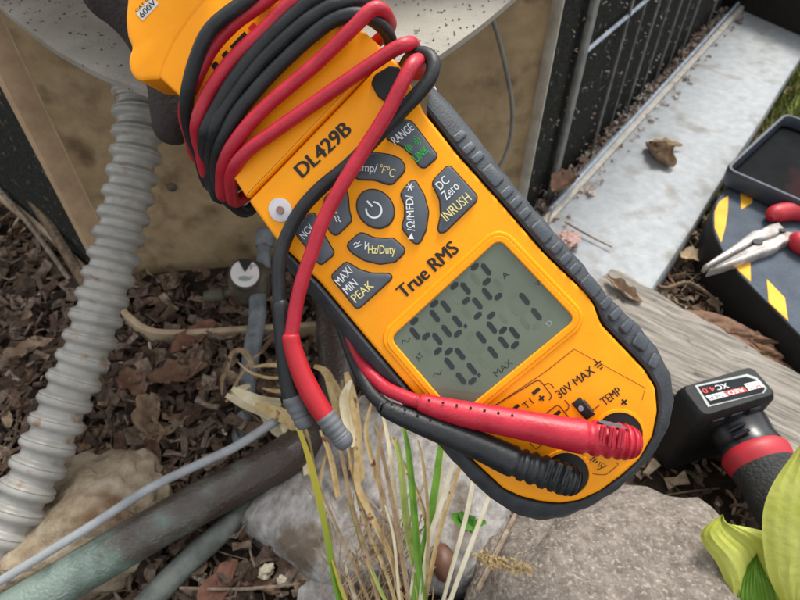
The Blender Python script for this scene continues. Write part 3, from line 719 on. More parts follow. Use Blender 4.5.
# rating sticker on the trigger
ST = mpart('rating_sticker', prism(outl([(136, 13), (152, -3), (159, 4), (143, 21)], .0009), [(0, .0005), (0, .0012)]), 'sticker_white')
mtext('600V', (142.5, 18.5), (157, 3.5), 6, 'print_black', parent=ST, zface=.0012); mtext('CAT III', (137, 13), (150, 0), 3, 'print_black', parent=ST, zface=.0012)
# ---------------- buttons
BT = .0016
def button(P, rnd=2.2):
    o2 = roundpoly(outl(P), rnd*PX, 3)
    b_ = mpart('button', prism(o2, [(0, -.001), (0, BT*.45), (.0004, BT*.85), (.0011, BT)]), 'button')
    mpart('button_surround', prism(inset(ccw(o2), -.00045), [(0, -.001), (0, .00022)]), 'button_rim', b_)
    return b_
tz = dict(zface=BT, z=.00025)
bR = button([(406, 120), (412, 122), (437, 155), (436, 158.5), (425, 168), (420, 167), (412, 155), (402, 146), (388, 139.5), (387, 135.5), (402, 121)])
mtext('RANGE', (395.5, 145), (414.5, 129.5), 8.5, 'print_white', parent=bR, bold=.012, **tz)
mtext('LINK', (417, 162.5), (430, 151), 8, 'print_green', parent=bR, bold=.012, **tz)
for r_ in (3.2, 5.6, 8):
    for s_ in (1, -1):
        stroke([(413+math.cos(a)*r_*.74*s_+math.sin(a)*r_*.6, 144.5-math.cos(a)*r_*.66*s_+math.sin(a)*r_*.75) for a in [k*.25-.75 for k in range(7)]], 1.0, 'print_green', parent=bR, **tz)
bD = button([(446, 167.5), (450, 166), (477, 196), (476.5, 201), (445, 232), (440, 233), (438, 229), (441, 215), (440, 200), (432.5, 184), (434, 180)])
mtext('DC', (440.5, 190.5), (450, 181.5), 8.5, 'print_white', parent=bD, bold=.012, **tz)
mtext('Zero', (446.5, 200.5), (460, 187.5), 9, 'print_white', parent=bD, bold=.012, **tz)
mtext('INRUSH', (446.5, 221.5), (472, 199.5), 9.5, 'print_yellow', parent=bD, bold=.012, **tz)
bT = button([(405, 166), (404, 172), (393, 184), (388, 184.5), (375, 180), (359, 179.5), (354, 176), (352, 171), (365, 158), (372, 153), (376, 153), (390, 155), (400, 159)])
mtext('Temp/', (351, 170), (377, 172.5), 8, 'print_white', parent=bT, bold=.012, **tz)
mtext('\u00b0F\u00b0C', (378, 172), (393.5, 177.5), 8, 'print_yellow', parent=bT, bold=.012, **tz)
bM = button([(410, 182), (415, 180.5), (424, 195), (428.5, 212), (426, 230), (420, 242.5), (416, 244), (412, 241), (403, 229.5), (402.5, 225), (405, 217), (405, 205), (401, 195), (402, 192)])
mtext('/\u03a9/MFD/', (415, 231), (413, 195), 7.5, 'print_white', parent=bM, bold=.012, **tz)
poly([(408, 239), (414, 239), (411.5, 233)], 'print_white', parent=bM, **tz)
for a in (0, 1.05, 2.1): stroke([(410-4*math.cos(a), 187-4*math.sin(a)), (410+4*math.cos(a), 187+4*math.sin(a))], 1.1, 'print_white', parent=bM, z=.00025+a*.00002, zface=BT)
c0 = Vector(ml(375.5, 209)); P = [(c0.x+math.cos(a)*17*PX, c0.y+math.sin(a)*20.4*PX) for a in [k*math.pi/20 for k in range(40)]]
bP = mpart('power_button', prism(P, [(0, -.001), (0, BT*.6), (.0005, BT*1.0), (.0016, BT*1.15)]), 'button')
mpart('button_surround', prism(inset(P, -.0005), [(0, -.001), (0, .00022)]), 'button_rim', bP)
V, F = [], []
for k in range(29):
    a = math.radians(90+38+(360-76)*k/28); c_ = Vector(ml(374.5, 210.2))
    for r_ in (6.6, 8.4): V.append((c_.x+math.cos(a)*r_*PX, c_.y+math.sin(a)*r_*PX*1.05, BT*1.15+.0003))
for k in range(28): F.append((2*k, 2*k+1, 2*k+3, 2*k+2))
mpart('power_symbol', (V, F), 'print_white', bP, smooth=False)
stroke([(367.0, 200.8), (372.3, 206.6)], 2.0, 'print_white', parent=bP, zface=BT*1.15)
bV = button([(360, 233), (364, 233.5), (374, 238), (387, 239), (393, 238), (404.5, 248.5), (404, 253.5), (395, 262), (380, 264), (365, 260.5), (353, 253.5), (347.5, 247), (348.5, 243)])
stroke([(353.5, 245), (355.5, 242.5), (358, 243.5), (360, 241.5)], 1.1, 'print_white', parent=bV, **tz); stroke([(354.5, 247.5), (361.5, 244.5)], 1.1, 'print_white', parent=bV, **tz)
mtext('V', (362.5, 249), (367, 250.5), 8, 'print_white', parent=bV, bold=.012, **tz); mtext('Hz/Duty', (368, 253.5), (395.5, 254), 8.5, 'print_yellow', parent=bV, bold=.012, **tz)
bL = button([(338, 186), (345, 187), (348, 196), (349, 210), (351.5, 219), (350.5, 222.5), (338, 234.5), (334.5, 235), (330, 231), (326, 222), (324, 210), (325, 198)])
mtext('V', (336.5, 216), (339, 211), 7, 'print_white', parent=bL, bold=.012, **tz)
for dx in (0, 3.2): stroke([(334+dx, 216-dx*.2), (336+dx, 218), (335.5+dx, 219.5), (337.5+dx, 222)], 1.1, 'print_white', parent=bL, **tz)
bN = button([(309, 214), (313.5, 213), (317, 217), (323, 233), (334, 252), (333, 255.5), (322.5, 264), (319.5, 264), (296, 233.5), (296.5, 229.5)])
mtext('NCV', (304.5, 239.5), (314.5, 228), 7.5, 'print_white', parent=bN, bold=.012, **tz)
bX = button([(346, 262), (350, 264), (360, 270), (372, 273.5), (388.5, 273.7), (392, 276), (391, 279.5), (360, 307.5), (356, 308), (333, 279), (332, 275)])
mtext('MAX/', (340, 286), (354, 270.5), 8.5, 'print_white', parent=bX, bold=.012, **tz); mtext('MIN', (347.5, 294.5), (358.5, 284.5), 8.5, 'print_white', parent=bX, bold=.012, **tz)
mtext('PEAK', (356, 303), (374.5, 286.5), 8.8, 'print_yellow', parent=bX, bold=.012, **tz)
# ---------------- screen
SC = roundpoly(outl([(390.5, 338), (499, 239), (575, 319), (457, 416)]), .0042, 6)
SC = ccw(SC)
bz = [rowz(SC, .0002), rowz(SC, .0012), rowz(inset(SC, -.0005), .0017), rowz(inset(SC, -.0026), .0017), rowz(inset(SC, -.0030), .0010), rowz(inset(SC, -.0035), .0012), rowz(inset(SC, -.0044), .0010), rowz(inset(SC, -.0052), -.0003)]
mpart('screen_bezel', loft([r[::-1] for r in bz], False, False), 'meter_yellow')
scr = mpart('screen', prism(inset(SC, -.0003), [(0, -.0004), (0, .0005)]), 'lcd')
ZS = .0005
def seg7(o, ch, m='lcd_ink', sc=1.0, zz=.00012):
    a = Vector(o); u = Vector((10.8, -9.6))*sc; v = Vector((23.5, 29.8))*sc
    seg = dict(a=((.14, 0), (.86, 0)), b=((1, .05), (1, .45)), c=((1, .55), (1, .95)), d=((.14, 1), (.86, 1)), e=((0, .55), (0, .95)), f=((0, .05), (0, .45)), g=((.14, .5), (.86, .5)))
    on = {'5': 'afgcd', '0': 'abcdef', '3': 'abgcd', '2': 'abged', '1': 'bc', '6': 'afgedc', '8': 'abcdefg'}[ch]
    for k in on:
        (x0, y0), (x1, y1) = seg[k]; p, q = a+u*x0+v*y0, a+u*x1+v*y1; d = (q-p).normalized(); e = Vector((-d.y, d.x)); h = 2.6*sc
        P = [p, p+d*2.2+e*h, q-d*2.2+e*h, q, q-d*2.2-e*h, p+d*2.2-e*h]
        poly([tuple(z) for z in P], m, parent=scr, name='lcd_segment', z=zz, zface=ZS)
for o_ in ((409, 326), (429, 308.5), (449, 290.5), (469.5, 271.5), (443.5, 356), (464.5, 339.5), (486, 320), (507.5, 301)): seg7(o_, '8', 'lcd_ghost', 1.0, .00005)
for o_, ch in zip(((409, 326), (429, 308.5), (449, 290.5), (469.5, 271.5)), '5032'): seg7(o_, ch)
for o_, ch in zip(((443.5, 356), (464.5, 339.5), (486, 320)), '016'): seg7(o_, ch)
seg7((507.5, 301), '1', 'lcd_dark', 1.02)
for x, y in ((465.5, 326), (479, 375)): poly([(x-2.2, y-.5), (x+.2, y-2.6), (x+2.2, y+.5), (x-.2, y+2.6)], 'lcd_ink', parent=scr, name='lcd_segment', z=.00012, zface=ZS)
sy = dict(parent=scr, name='lcd_symbol', z=.00012, zface=ZS, bold=.0)
mtext('A', (504.5, 279.5), (510, 275), 6, 'lcd_dark', **sy); mtext('W', (538, 287), (544, 281.5), 5, 'lcd_dark', **sy)
mtext('AT', (419, 361.5), (424, 356), 6, 'lcd_ink', **sy); mtext('MAX', (497, 377), (513.5, 363), 6.5, 'lcd_ink', **sy); mtext('D', (549, 327), (553, 323), 5, 'label_grey', **sy)
for x, y in ((406, 341), (437.5, 374)): stroke([(x-4, y+3), (x-3, y-1), (x, y), (x+2.5, y+.5), (x+4, y-3.5)], 1.1, 'lcd_ink', z=.00012, parent=scr, name='lcd_symbol', zface=ZS)
# ---------------- jack field print
mtext('30V MAX', (560, 398.5), (595.5, 372), 8.6, 'print_black', bold=.018); mtext('TEMP', (604.5, 406), (622.5, 393), 8.6, 'print_black', bold=.018)
def bar(x, y, l, wd, ang): a = math.radians(ang); stroke([(x-math.cos(a)*l/2, y+math.sin(a)*l/2), (x+math.cos(a)*l/2, y-math.sin(a)*l/2)], wd, 'print_black', name='printed_mark')
for l, k in ((9, 0), (6, 3), (3.5, 6)): bar(597.3+k*.66, 363.5+k*.75, l, 1.2, 37)
stroke([(593.8, 359.2), (597.3, 363.3)], 1.2, 'print_black', name='printed_mark')
bar(624, 402, 7, 1.8, 40); bar(624, 402, 7, 1.79, -50); bar(541.5, 398, 6.5, 1.8, 40); bar(541.5, 398, 6.5, 1.79, -50)
bar(536, 391, 9, 3.6, 40); bar(516, 407, 7, 3.4, 40); bar(557, 413.5, 8, 3.6, 40)
mtext('T1', (526, 409.5), (534, 403), 7, 'print_black', bold=.0)
stroke(roundpoly([(492, 407), (539, 379), (553, 397), (518, 423)], 5, 4)[0:15], 1.1, 'print_line')
stroke([(544.5, 385), (548, 383), (551, 384.5), (554, 388)], 1.1, 'print_line'); stroke(roundpoly([(530, 426), (558, 404), (573, 423), (573, 440)], 4, 3)[3:12], 1.1, 'print_line')
stroke([(564.5, 400), (569, 405), (568, 409), (565, 411)], 1.1, 'print_line'); stroke([(592.5, 410), (599.5, 405)], 1, 'print_line')
stroke([(530, 443), (536, 449), (543, 443.5)], 1.1, 'print_line'); 
stroke([(545, 372), (574, 349)], .7, 'print_line'); stroke([(545, 372), (488, 410)], .7, 'print_line'); stroke([(574, 349), (645, 388), (642, 400)], .6, 'print_line')
for l, k in ((8, 0), (5.5, 2.6), (3, 5.2)): bar(593+k*.66, 458+k*.75, l, 1.1, 37)
stroke([(597, 470), (607, 465.5), (600, 462)], 1.0, 'print_black', closed=True, name='printed_mark'); 
stroke([(601.5, 464), (601, 467.5)], .9, 'print_black', name='printed_mark')
stroke([(579, 453.5), (584, 456)], 1.6, 'print_black', name='printed_mark')
stroke(roundpoly([(586, 462), (592, 474), (606, 475), (620, 463)], 4, 3), .6, 'print_line')
# temperature socket
SO = mpart('temperature_socket', prism(outl([(571.5, 403.5), (580, 397), (595, 414), (586, 420)]), [(0, -.001), (0, .0004), (.0003, .0006)]), 'socket_black')
mdisc('socket_contact', 580.5, 408, 2.6, 2.6, .0012, .0006, 'plug_grey', SO)
poly([(582, 401), (584.5, 399.4), (594, 411), (592, 412.5)], 'valve_brass', parent=SO, zface=.0006)
# jacks: collar ring, and a flat black disc standing for shade in the hole
for px, py in ((619, 434), (566, 474)):
    c_ = Vector(ml(px, py)); R = []
    for r_, z in ((26, -.0005), (25.3, .0006), (22.6, .0008), (22, .0003)): R.append([Vector((c_.x+math.cos(k*math.pi/20)*r_*PX, c_.y+math.sin(k*math.pi/20)*r_*PX, z)) for k in range(40)])
    jk = mpart('jack_collar', loft(R, False, False), 'meter_yellow'); mdisc('jack_hole_shade', px, py, 22.3, 22.3, .0003, .0008, 'socket_black', jk)

# ------------------------------------------------------------------ test leads
CRD = .0032
def wp(P, r=CRD): return [(*mp(x, y, w_), r) for x, y, w_ in P]
red = [(428, 405, .008), (405, 397, .005), (383, 386, .0), (363, 364, -.008), (350, 337, -.022), (340, 300, -.045), (340, 210, -.050), (385, 105, -.052), (408, 62, -.034), (413, 46, -.012), (407, 44, .004), (390, 52, .006), (357, 74, .006), (312, 105, .005), (275, 131, .005), (250, 149, .005), (234, 168, .001), (231, 186, -.010), (240, 200, -.03), (290, 150, -.048), (360, 60, -.048), (388, 30, -.03), (387, 17, -.008), (380, 9, .004), (370, 11, .007), (354, 27, .0075), (319, 61, .006), (290, 86, .006), (268, 105, .006), (246, 128, .006), (228, 154, .002), (222, 178, -.008), (228, 192, -.03), (270, 110, -.048), (310, 10, -.048), (325, -25, -.03), (318, -25, 0), (300, -5, .006), (283, 10, .007), (263, 31, .007), (240, 52, .007), (221, 74, .007), (206, 98, .006), (197, 125, .003), (201, 150, -.010), (212, 172, -.03), (250, 90, -.048), (290, -10, -.048), (305, -35, -.02), (290, -20, .003), (264, 2, .0055), (236, 22, .0055), (214, 45, .0050), (203, 64, .0045), (193, 85, .003), (185, 108, -.008), (189, 132, -.018), (205, 160, -.035), (260, 110, -.05), (380, 70, -.05), (416, 74, -.03), (420, 62, -.006), (414, 63, .010), (404, 80, .0135), (386, 115, .0135), (362, 153, .0135), (340, 189, .014), (323, 221, .014), (312, 252, .014), (302, 281, .014), (295, 312, .013), (290.8, 340, .013)]
black = [(392, 411, .007), (372, 394, .001), (356, 365, -.010), (343, 330, -.028), (333, 298, -.048), (335, 200, -.057), (350, 80, -.057), (385, 60, -.035), (391, 45, -.014), (383, 28, -.003), (365, 16, .005), (342, 17, .006), (320, 29, .006), (287, 58, .006), (258, 88, .006), (233, 120, .005), (219, 150, -.001), (218, 182, -.020), (232, 204, -.032), (255, 205, -.045), (300, 120, -.056), (350, 20, -.055), (372, 5, -.03), (362, 0, -.004), (342, 3, .005), (318, 13, .006), (287, 37, .0065), (255, 69, .0065), (228, 104, .005), (212, 135, .003), (212, 170, -.018), (225, 195, -.035), (280, 100, -.056), (330, -20, -.055), (345, -30, -.02), (330, -12, .004), (300, 9, .0065), (263, 44, .007), (236, 77, .007), (217, 108, .005), (205, 135, .003), (207, 160, -.016), (220, 185, -.036), (260, 60, -.056), (290, -40, -.05), (285, -35, -.01), (265, -15, .005), (247, 0, .010), (212, 28, .0125), (196, 60, .011), (187, 98, .005), (189, 128, -.008), (198, 152, -.022), (220, 190, -.042), (300, 150, -.056), (385, 85, -.056), (402, 70, -.03), (408, 61, -.012), (415, 56, -.003), (425, 54, .0), (433, 62, .003), (430, 78, .005), (415, 97, .006), (385, 128, .006), (350, 164, .006), (322, 187, .006), (301, 210, .006), (286, 238, .006), (279, 264, .007), (279, 290, .008), (281, 314, .009)]
rl = root('red_test_lead', mp(619, 434, .002), 'red test lead wound round the meter with its plug in the upper jack', 'test lead')
bl = root('black_test_lead', mp(566, 474, .002), 'black test lead wound round the meter with its plug in the lower jack', 'test lead')
obj('cable', tube(wp(red), 14, 6), 'red_pvc', rl); obj('cable', tube(wp(black), 14, 6), 'black_pvc', bl)
def ribbed(P, n, ribs=None, amp=.8):
    """P (x,y,w,rpx); ribs: list of (start,end,count) as fractions of the length"""
    Q = crom(P, n); out = []; N_ = len(Q)-1
    for i, (x, y, w_, r) in enumerate(Q):
        t = i/N_
        for a, b, k in ribs or []:
            if a <= t <= b: r += amp*(math.cos((t-a)/(b-a)*k*2*math.pi)-1)*.5*(1 if math.cos((t-a)/(b-a)*k*2*math.pi) < .2 else .3)
        out.append((*mp(x, y, w_), r*PX))
    return out
P = [(419, 402, .0075, 6), (421, 402.5, .0075, 9), (440, 408, .0085, 11), (470, 415, .0095, 13), (520, 424.5, .0105, 14.4), (560, 432.5, .011, 15.8), (580, 436, .011, 17), (605, 439.5, .0105, 17.5), (622, 441.5, .010, 17.6), (632, 442.5, .0095, 15.5), (637, 443, .009, 11), (638.5, 443.2, .009, 4)]
pl_ = obj('plug', tube(ribbed(P, 14, [(.55, .90, 7)], 2.6), 28, smooth=False), 'red_pvc', rl)
P2 = [(383, 407.5, .0065, 5.5), (385, 408.5, .0065, 8.5), (405, 417, .0075, 10.5), (435, 428.5, .0085, 12.5), (475, 444, .0095, 14), (510, 460, .010, 15.5), (530, 467.5, .010, 16), (550, 474, .010, 16.3), (565, 479, .0098, 16), (575, 482.5, .0092, 13.5), (580, 484.5, .009, 8.5), (581.5, 485, .009, 3)]
pl2 = obj('plug', tube(ribbed(P2, 14, [(.46, .90, 9)], 2.6), 28, smooth=False), 'black_pvc', bl)
# little dimples along the sleeves, flat tops on the heads
for i in range(7):
    for par, (x, y), (dx, dy), w_ in ((pl_, (429, 400.5), (13.9, 2.5), .0132), (pl2, (392, 405), (12.8, 5.2), .0115)):
        p = mp(x+dx*i, y+dy*i, w_+i*.00035); obj('dimple', disc(p, Uw, Tw, Nw, 1.3*PX, .0004, 10), 'print_black', par)
def flatp(P, w_, par, m): obj('top_plate', ([mp(x, y, w_) for x, y in P]+[mp(x, y, w_-.003) for x, y in P], [tuple(range(len(P)))]+[(i, i+len(P), (i+1) % len(P)+len(P), (i+1) % len(P)) for i in range(len(P))]), m, par, smooth=False)
for t in range(3):
    for par, (x, y), (dx, dy), ww, m in ((pl_, (603, 436.5), (9.2, 1.2), .0187, 'red_pvc'), (pl2, (549, 471), (8.8, 3.0), .0173, 'black_pvc')):
        c_ = mp(x+dx*t, y+dy*t, ww); dxy = (mp(x+dx, y+dy, ww)-mp(x, y, ww)).normalized(); e_ = Nw.cross(dxy)
        obj('rib_pad', bevbox(c_-Nw*.0009, dxy*.0014, e_*.0048, Nw*.0011, .0009), m, par)
flatp([(597, 421), (604, 420.5), (622, 424.5), (628, 429), (610, 427)], .0140, pl_, 'plug_grey')
# probes
P = [(290.5, 333, .013, 5), (290.8, 336, .013, 8.5), (293, 348, .013, 9), (301, 372, .013, 10), (312, 395, .013, 10.6), (325, 416, .0128, 10), (327, 418.5, .0128, 9)]
ph = obj('probe_handle', tube(ribbed(P, 8), 24, smooth=False), 'red_soft', rl)
P = [(324, 414, .0128, 9), (326, 417, .0128, 10.6), (332, 425, .0126, 10.8), (338, 433, .0124, 9.8), (341, 437, .0122, 10.4), (345, 443, .012, 9.4), (347.5, 446.5, .012, 6.5), (348, 447.2, .012, 3)]
obj('probe_collar', tube(ribbed(P, 8, [(.15, .6, 5)], .7), 24, smooth=False), 'grey_tip', ph)
P = [(280.5, 303, .008, 5), (281, 306, .0085, 8.8), (283, 330, .0085, 9.2), (286, 360, .0085, 9.6), (290.5, 388, .0085, 10.2), (293, 396, .0085, 10.4), (294, 398, .0085, 9)]
ph = obj('probe_handle', tube(ribbed(P, 8), 24, smooth=False), 'black_pvc', bl)
P = [(292, 394, .0085, 9), (293.5, 398, .0085, 11.3), (298, 408, .0085, 11), (301, 416, .0085, 9.5), (303, 420, .0085, 9.8), (306, 426, .0083, 8), (307, 428, .0083, 4)]
obj('probe_collar', tube(ribbed(P, 8, [(.2, .6, 3)], .7), 24, smooth=False), 'grey_tip', ph)
# ------------------------------------------------------------------ text on any plane
def ptext(s, a, b, up, h, m, parent, bold=.01, name='printed_text'):
    a, b = Vector(a), Vector(b); d = b-a; L = d.length; d.normalize(); V, F = glyphs(s, 0); x0 = min(v.x for v in V); x1 = max(v.x for v in V)
    return obj(name, ([a+d*((v.x-x0)/(x1-x0)*L)+up*(v.y/.69*h) for v in V], F), m, parent, smooth=False)
# ------------------------------------------------------------------ cordless driver lying on the timber
BZ = .088
A_, B_, C_, D_ = [G(x, y, BZ) for x, y in ((676, 389), (748, 368), (782, 391), (708, 414))]
dr = root('cordless_driver', G(730, 440, .02), 'black and red cordless driver with labelled battery pack on the timber', 'power tool')
ux = ((B_-A_)+(C_-D_)).normalized(); uy = ((D_-A_)+(C_-B_)); uy = (uy-ux*uy.dot(ux)).normalized(); cc = (A_+B_+C_+D_)/4
hx = ((B_-A_).length+(C_-D_).length)/4; hy = ((D_-A_).length+(C_-B_).length)/4
up = Vector((0, 0, 1))
def rr(hx_, hy_, z, r, c=cc, n_=5):
    out = []
    for sx, sy, a0 in ((1, 1, 0), (-1, 1, 90), (-1, -1, 180), (1, -1, 270)):
        for k in range(n_+1):
            a = math.radians(a0+90*k/n_); out.append(Vector((c.x, c.y, 0))+ux*(sx*(hx_-r)+math.cos(a)*r)+uy*(sy*(hy_-r)+math.sin(a)*r)+up*z)
    return out
bat = obj('battery_pack', loft([rr(hx*1.02, hy*1.02, .008, .004), rr(hx*1.03, hy*1.03, BZ-.022, .005), rr(hx*1.07, hy*1.08, BZ-.020, .005), rr(hx*1.07, hy*1.08, BZ-.006, .005), rr(hx*1.0, hy*1.0, BZ-.0012, .005), rr(hx*.96, hy*.95, BZ, .005)]), 'tool_black', dr)
for s_ in (-.5, 0, .5):
    q = cc+uy*(hy*1.09)+ux*(hx*s_); obj('latch_rib', bevbox((q.x, q.y, BZ-.013), ux*(hx*.16), uy*.0012, up*.0045, .0008), 'tool_gloss', bat)
def lp(x, y, z=BZ+.0006): return G(x, y, z)
LB = [(695, 385.5), (747, 374), (757, 377.5), (767, 388), (764, 393), (708, 407)]
def plate(P, z0, z1, m, par, name): return obj(name, loft([[lp(x, y, z0) for x, y in P], [lp(x, y, z1) for x, y in P]]), m, par, smooth=False)
cx_, cy_ = 732, 390
lab = plate(LB, BZ-.0005, BZ+.0004, 'label_grey', bat, 'label_plate')
plate([(cx_+(x-cx_)*.93+.5, cy_+(y-cy_)*.86+.2) for x, y in LB], BZ, BZ+.0007, 'label_dark', lab, 'label_field')
zt = BZ+.0012
plate([(744, 384), (759, 380.5), (764.5, 386.5), (749, 390.5)], BZ+.0007, BZ+.0010, 'print_white', lab, 'label_field')
plate([(724, 391.5), (743, 386.8), (748, 391), (729, 395.6)], BZ+.0007, BZ+.0010, 'print_red', lab, 'label_field')
plate([(705.5, 396), (723.5, 391.6), (728.5, 395.8), (710.5, 400.5)], BZ+.0007, BZ+.0010, 'print_white', lab, 'label_field')
dwn = (lp(715, 395)-lp(710, 390)); dwn = uy
hh = .0042
ptext('M12', lp(757.5, 382, zt), lp(745.5, 384.7, zt), dwn, .0046, 'print_red', lab, .02)
ptext('RED', lp(741.5, 388, zt), lp(727, 391.6, zt), dwn, .0030, 'print_white', lab)
ptext('LITHIUM', lp(724.5, 392.2, zt), lp(708, 396.4, zt), dwn, .0030, 'tool_black', lab)
ptext('XC', lp(726, 383, zt), lp(714.5, 385.7, zt), dwn, .0040, 'print_white', lab)
ptext('4.0', lp(713, 386, zt), lp(701, 389, zt), dwn, .0040, 'print_red', lab, .02)
# handle: gloss neck, red collar, rubber grip
hd = [(733, 422), (748, 443), (765, 470), (800, 522), (850, 595)]
ax = [G(*h, .052) for h in hd]
def seg(t0, t1, r, m, name, n_=8, flat=.9, ends=None):
    Q = crom([tuple(a) for a in ax], 24); N_ = len(Q)-1; P = []
    for k in range(n_+1):
        t = t0+(t1-t0)*k/n_; q = Q[min(N_, int(t*N_))]; e = 1 if 0 < k < n_ else .93
        P.append((*q, r*e*(1+.04*math.sin(t*20))))
    return obj(name, tube(P, 28, smooth=False, flat=flat), m, dr)
seg(.0, .36, .0225, 'tool_gloss', 'neck'); seg(.33, .50, .0236, 'tool_red', 'collar', 4); seg(.46, 1, .0234, 'tool_rubber', 'grip', 14)
for t0 in (.18, .24):
    q = Vector(crom([tuple(a) for a in ax], 24)[int(t0*96)]); tw = (EYE-q).normalized(); ad = (ax[1]-ax[0]).normalized(); sd_ = ad.cross(tw).normalized(); tw = sd_.cross(ad)
    obj('neck_ridge', tube([(*(q+tw*.0222+sd_*(-.006)), .0012), (*(q+tw*.0228), .0018), (*(q+tw*.0222+sd_*.006), .0012)], 8, 4), 'tool_gloss', dr)

# ------------------------------------------------------------------ hazard pad, tray and pliers
KZ = .055
kp = [(722, 190), (715, 202), (711.5, 216), (713, 232), (722, 251), (736, 271), (775, 311), (800, 336), (860, 392), (940, 330), (900, 190), (790, 160), (745, 175)]
KP = ccw([tuple(G(x, y, KZ)[:2]) for x, y in kp]); KP = roundpoly(KP, .006, 3)
kn = root('hazard_pad', G(760, 300, 0), 'thick black pad with yellow hazard patches beside the slab', 'pad')
obj('side_wall', prism(KP, [(.002, -.01), (0, .0), (0, KZ-.004), (.0008, KZ-.0015), (.002, KZ-.0008)]), 'pad_side', kn)
tp = obj('top_face', prism(inset(ccw(KP), .0015), [(0, KZ-.003), (0, KZ-.0004), (.001, KZ)]), 'pad_top', kn)
for P in ([(728, 196), (719, 202), (714.5, 212), (714.5, 228), (721, 243), (725, 228), (727.5, 212)], [(740, 186), (753, 188), (752, 203), (741, 210)], [(733, 262), (750, 258), (750.5, 282), (738, 270.5)], [(766.5, 279.5), (784.5, 298), (788, 321), (768.5, 302.5)]):
    obj('hazard_patch', prism([G(x, y, KZ)[:2] for x, y in P], [(0, KZ-.0005), (0, KZ+.0006)]), 'hazard_yellow', tp)
TZ = .078
tl, tn = G(724, 168, TZ), G(812, 206, TZ); ta_ = tn-tl; tb_ = Vector((-ta_.y, ta_.x, 0)).normalized()*.16
if tb_.y < 0 and tb_.x < 0: tb_ = -tb_
T2 = [tuple(p[:2]) for p in (tl, tn, tn+tb_, tl+tb_)]; T2 = ccw(roundpoly(T2, .014, 8))
tr_ = root('rimmed_tray', (tl+tn+tb_)/2*0+Vector((tl.x, tl.y, KZ)), 'shallow dark tray with raised blue grey rim on the hazard pad', 'tray')
obj('rim', loft([rowz(inset(T2, .004), KZ+.002), rowz(inset(T2, .001), KZ+.006), rowz(T2, TZ-.006), rowz(T2, TZ-.002), rowz(inset(T2, .0012), TZ), rowz(inset(T2, .0038), TZ), rowz(inset(T2, .0048), TZ-.002), rowz(inset(T2, .0052), TZ-.012)], True, False), 'tray_rim', tr_)
obj('tray_floor', prism(inset(T2, .0050), [(0, TZ-.016), (0, TZ-.013)]), 'tray_floor', tr_)
PZ = .066
pl0 = root('long_nose_pliers', G(756, 242, PZ-.008), 'steel long nose pliers with red handles lying on the hazard pad', 'pliers')
def jaw(P, z): 
    Q = [G(x, y, z)[:2] for x, y in P]; return prism(Q, [(.0004, z-.010), (0, z-.008), (0, z-.002), (.0008, z-.0006), (.0018, z)])
JA = [(704.5, 264), (735, 243.5), (752, 230.5), (761, 228.5), (769, 224), (779, 221.5), (786, 229), (771, 236), (759, 238.5), (752, 242.6), (708, 266)]
JB = [(709, 269.5), (711, 267.2), (753, 244.2), (762, 240.5), (772, 237.5), (786, 230.3), (799, 233), (793, 239), (784, 242.5), (777, 248), (765, 251.5), (742, 260), (724, 266)]
ja = obj('jaw', jaw(JA, PZ), 'steel', pl0); obj('jaw', jaw(JB, PZ-.0006), 'steel', pl0)
c_ = G(757.5, 241.5, PZ+.0004); obj('cutter_gap', disc(c_, RGT, Vector((0, 1, 0)), up, .0050, .0012, 20, .0042), 'socket_black', ja)
c_ = G(783, 230, PZ+.0002); obj('pivot_gap', disc(c_, RGT, Vector((0, 1, 0)), up, .0042, .0012, 16, .0028), 'socket_black', ja)
def gpts(P): return [(*G(x, y, z), r) for x, y, z, r in P]
obj('handle', tube(gpts([(770, 219, PZ-.004, .004), (774, 214.5, PZ-.002, .0085), (784, 212, PZ-.002, .0095), (800, 212, PZ-.002, .0095), (840, 222, PZ-.002, .009)]), 16, 5), 'tool_red', pl0)
obj('handle', tube(gpts([(793, 237, PZ-.004, .004), (797, 240, PZ-.002, .009), (804, 245, PZ-.002, .0100), (830, 254, PZ-.002, .0100), (860, 262, PZ-.002, .009)]), 16, 5), 'tool_red', pl0)

# ------------------------------------------------------------------ blades and leaves
def blade(P, n=6, cup=.25, twist=0):
    """P: (point, half width); a thin folded ribbon with two faces of thickness"""
    Q = crom([(*p, h) for p, h in P], n); V, F = [], []; N_ = len(Q)
    for i, q in enumerate(Q):
        c = Vector(q[:3]); t = (Vector(Q[min(i+1, N_-1)][:3])-Vector(Q[max(i-1, 0)][:3])).normalized(); v = (EYE-c).normalized()
        s = t.cross(v).normalized(); nn = s.cross(t); a = twist*i/N_; s2 = s*math.cos(a)+nn*math.sin(a); n2 = nn*math.cos(a)-s*math.sin(a); h = max(q[3], .0002)
        V += [c+s2*h, c-n2*h*cup, c-s2*h, c-n2*(h*cup+.0004)]
    for i in range(N_-1):
        for k in range(4):
            a, b = i*4+k, i*4+(k+1) % 4; F.append((a, b, b+4, a+4))
    F += [(3, 2, 1, 0), tuple(range(4*N_-4, 4*N_))]
    return V, F
def pxblade(P, d0, d1, wpx, tip=.5, cup=.25, twist=0):
    """P runs from the tip down to the base, depth d0 at the tip and d1 at the base"""
    k = len(P)-1; out = []
    for i, (x, y) in enumerate(P):
        d = d0+(d1-d0)*i/k; f = tip+(1-tip)*min(1, i/k*2.5); out.append((D(x, y, d), wpx/2*f*d/FPX))
    return blade(out, 6, cup, twist)
cl = root('daylily_clump', G(425, 600, .0), 'clump of straw, yellow and green leaf stems below the meter', 'plant')
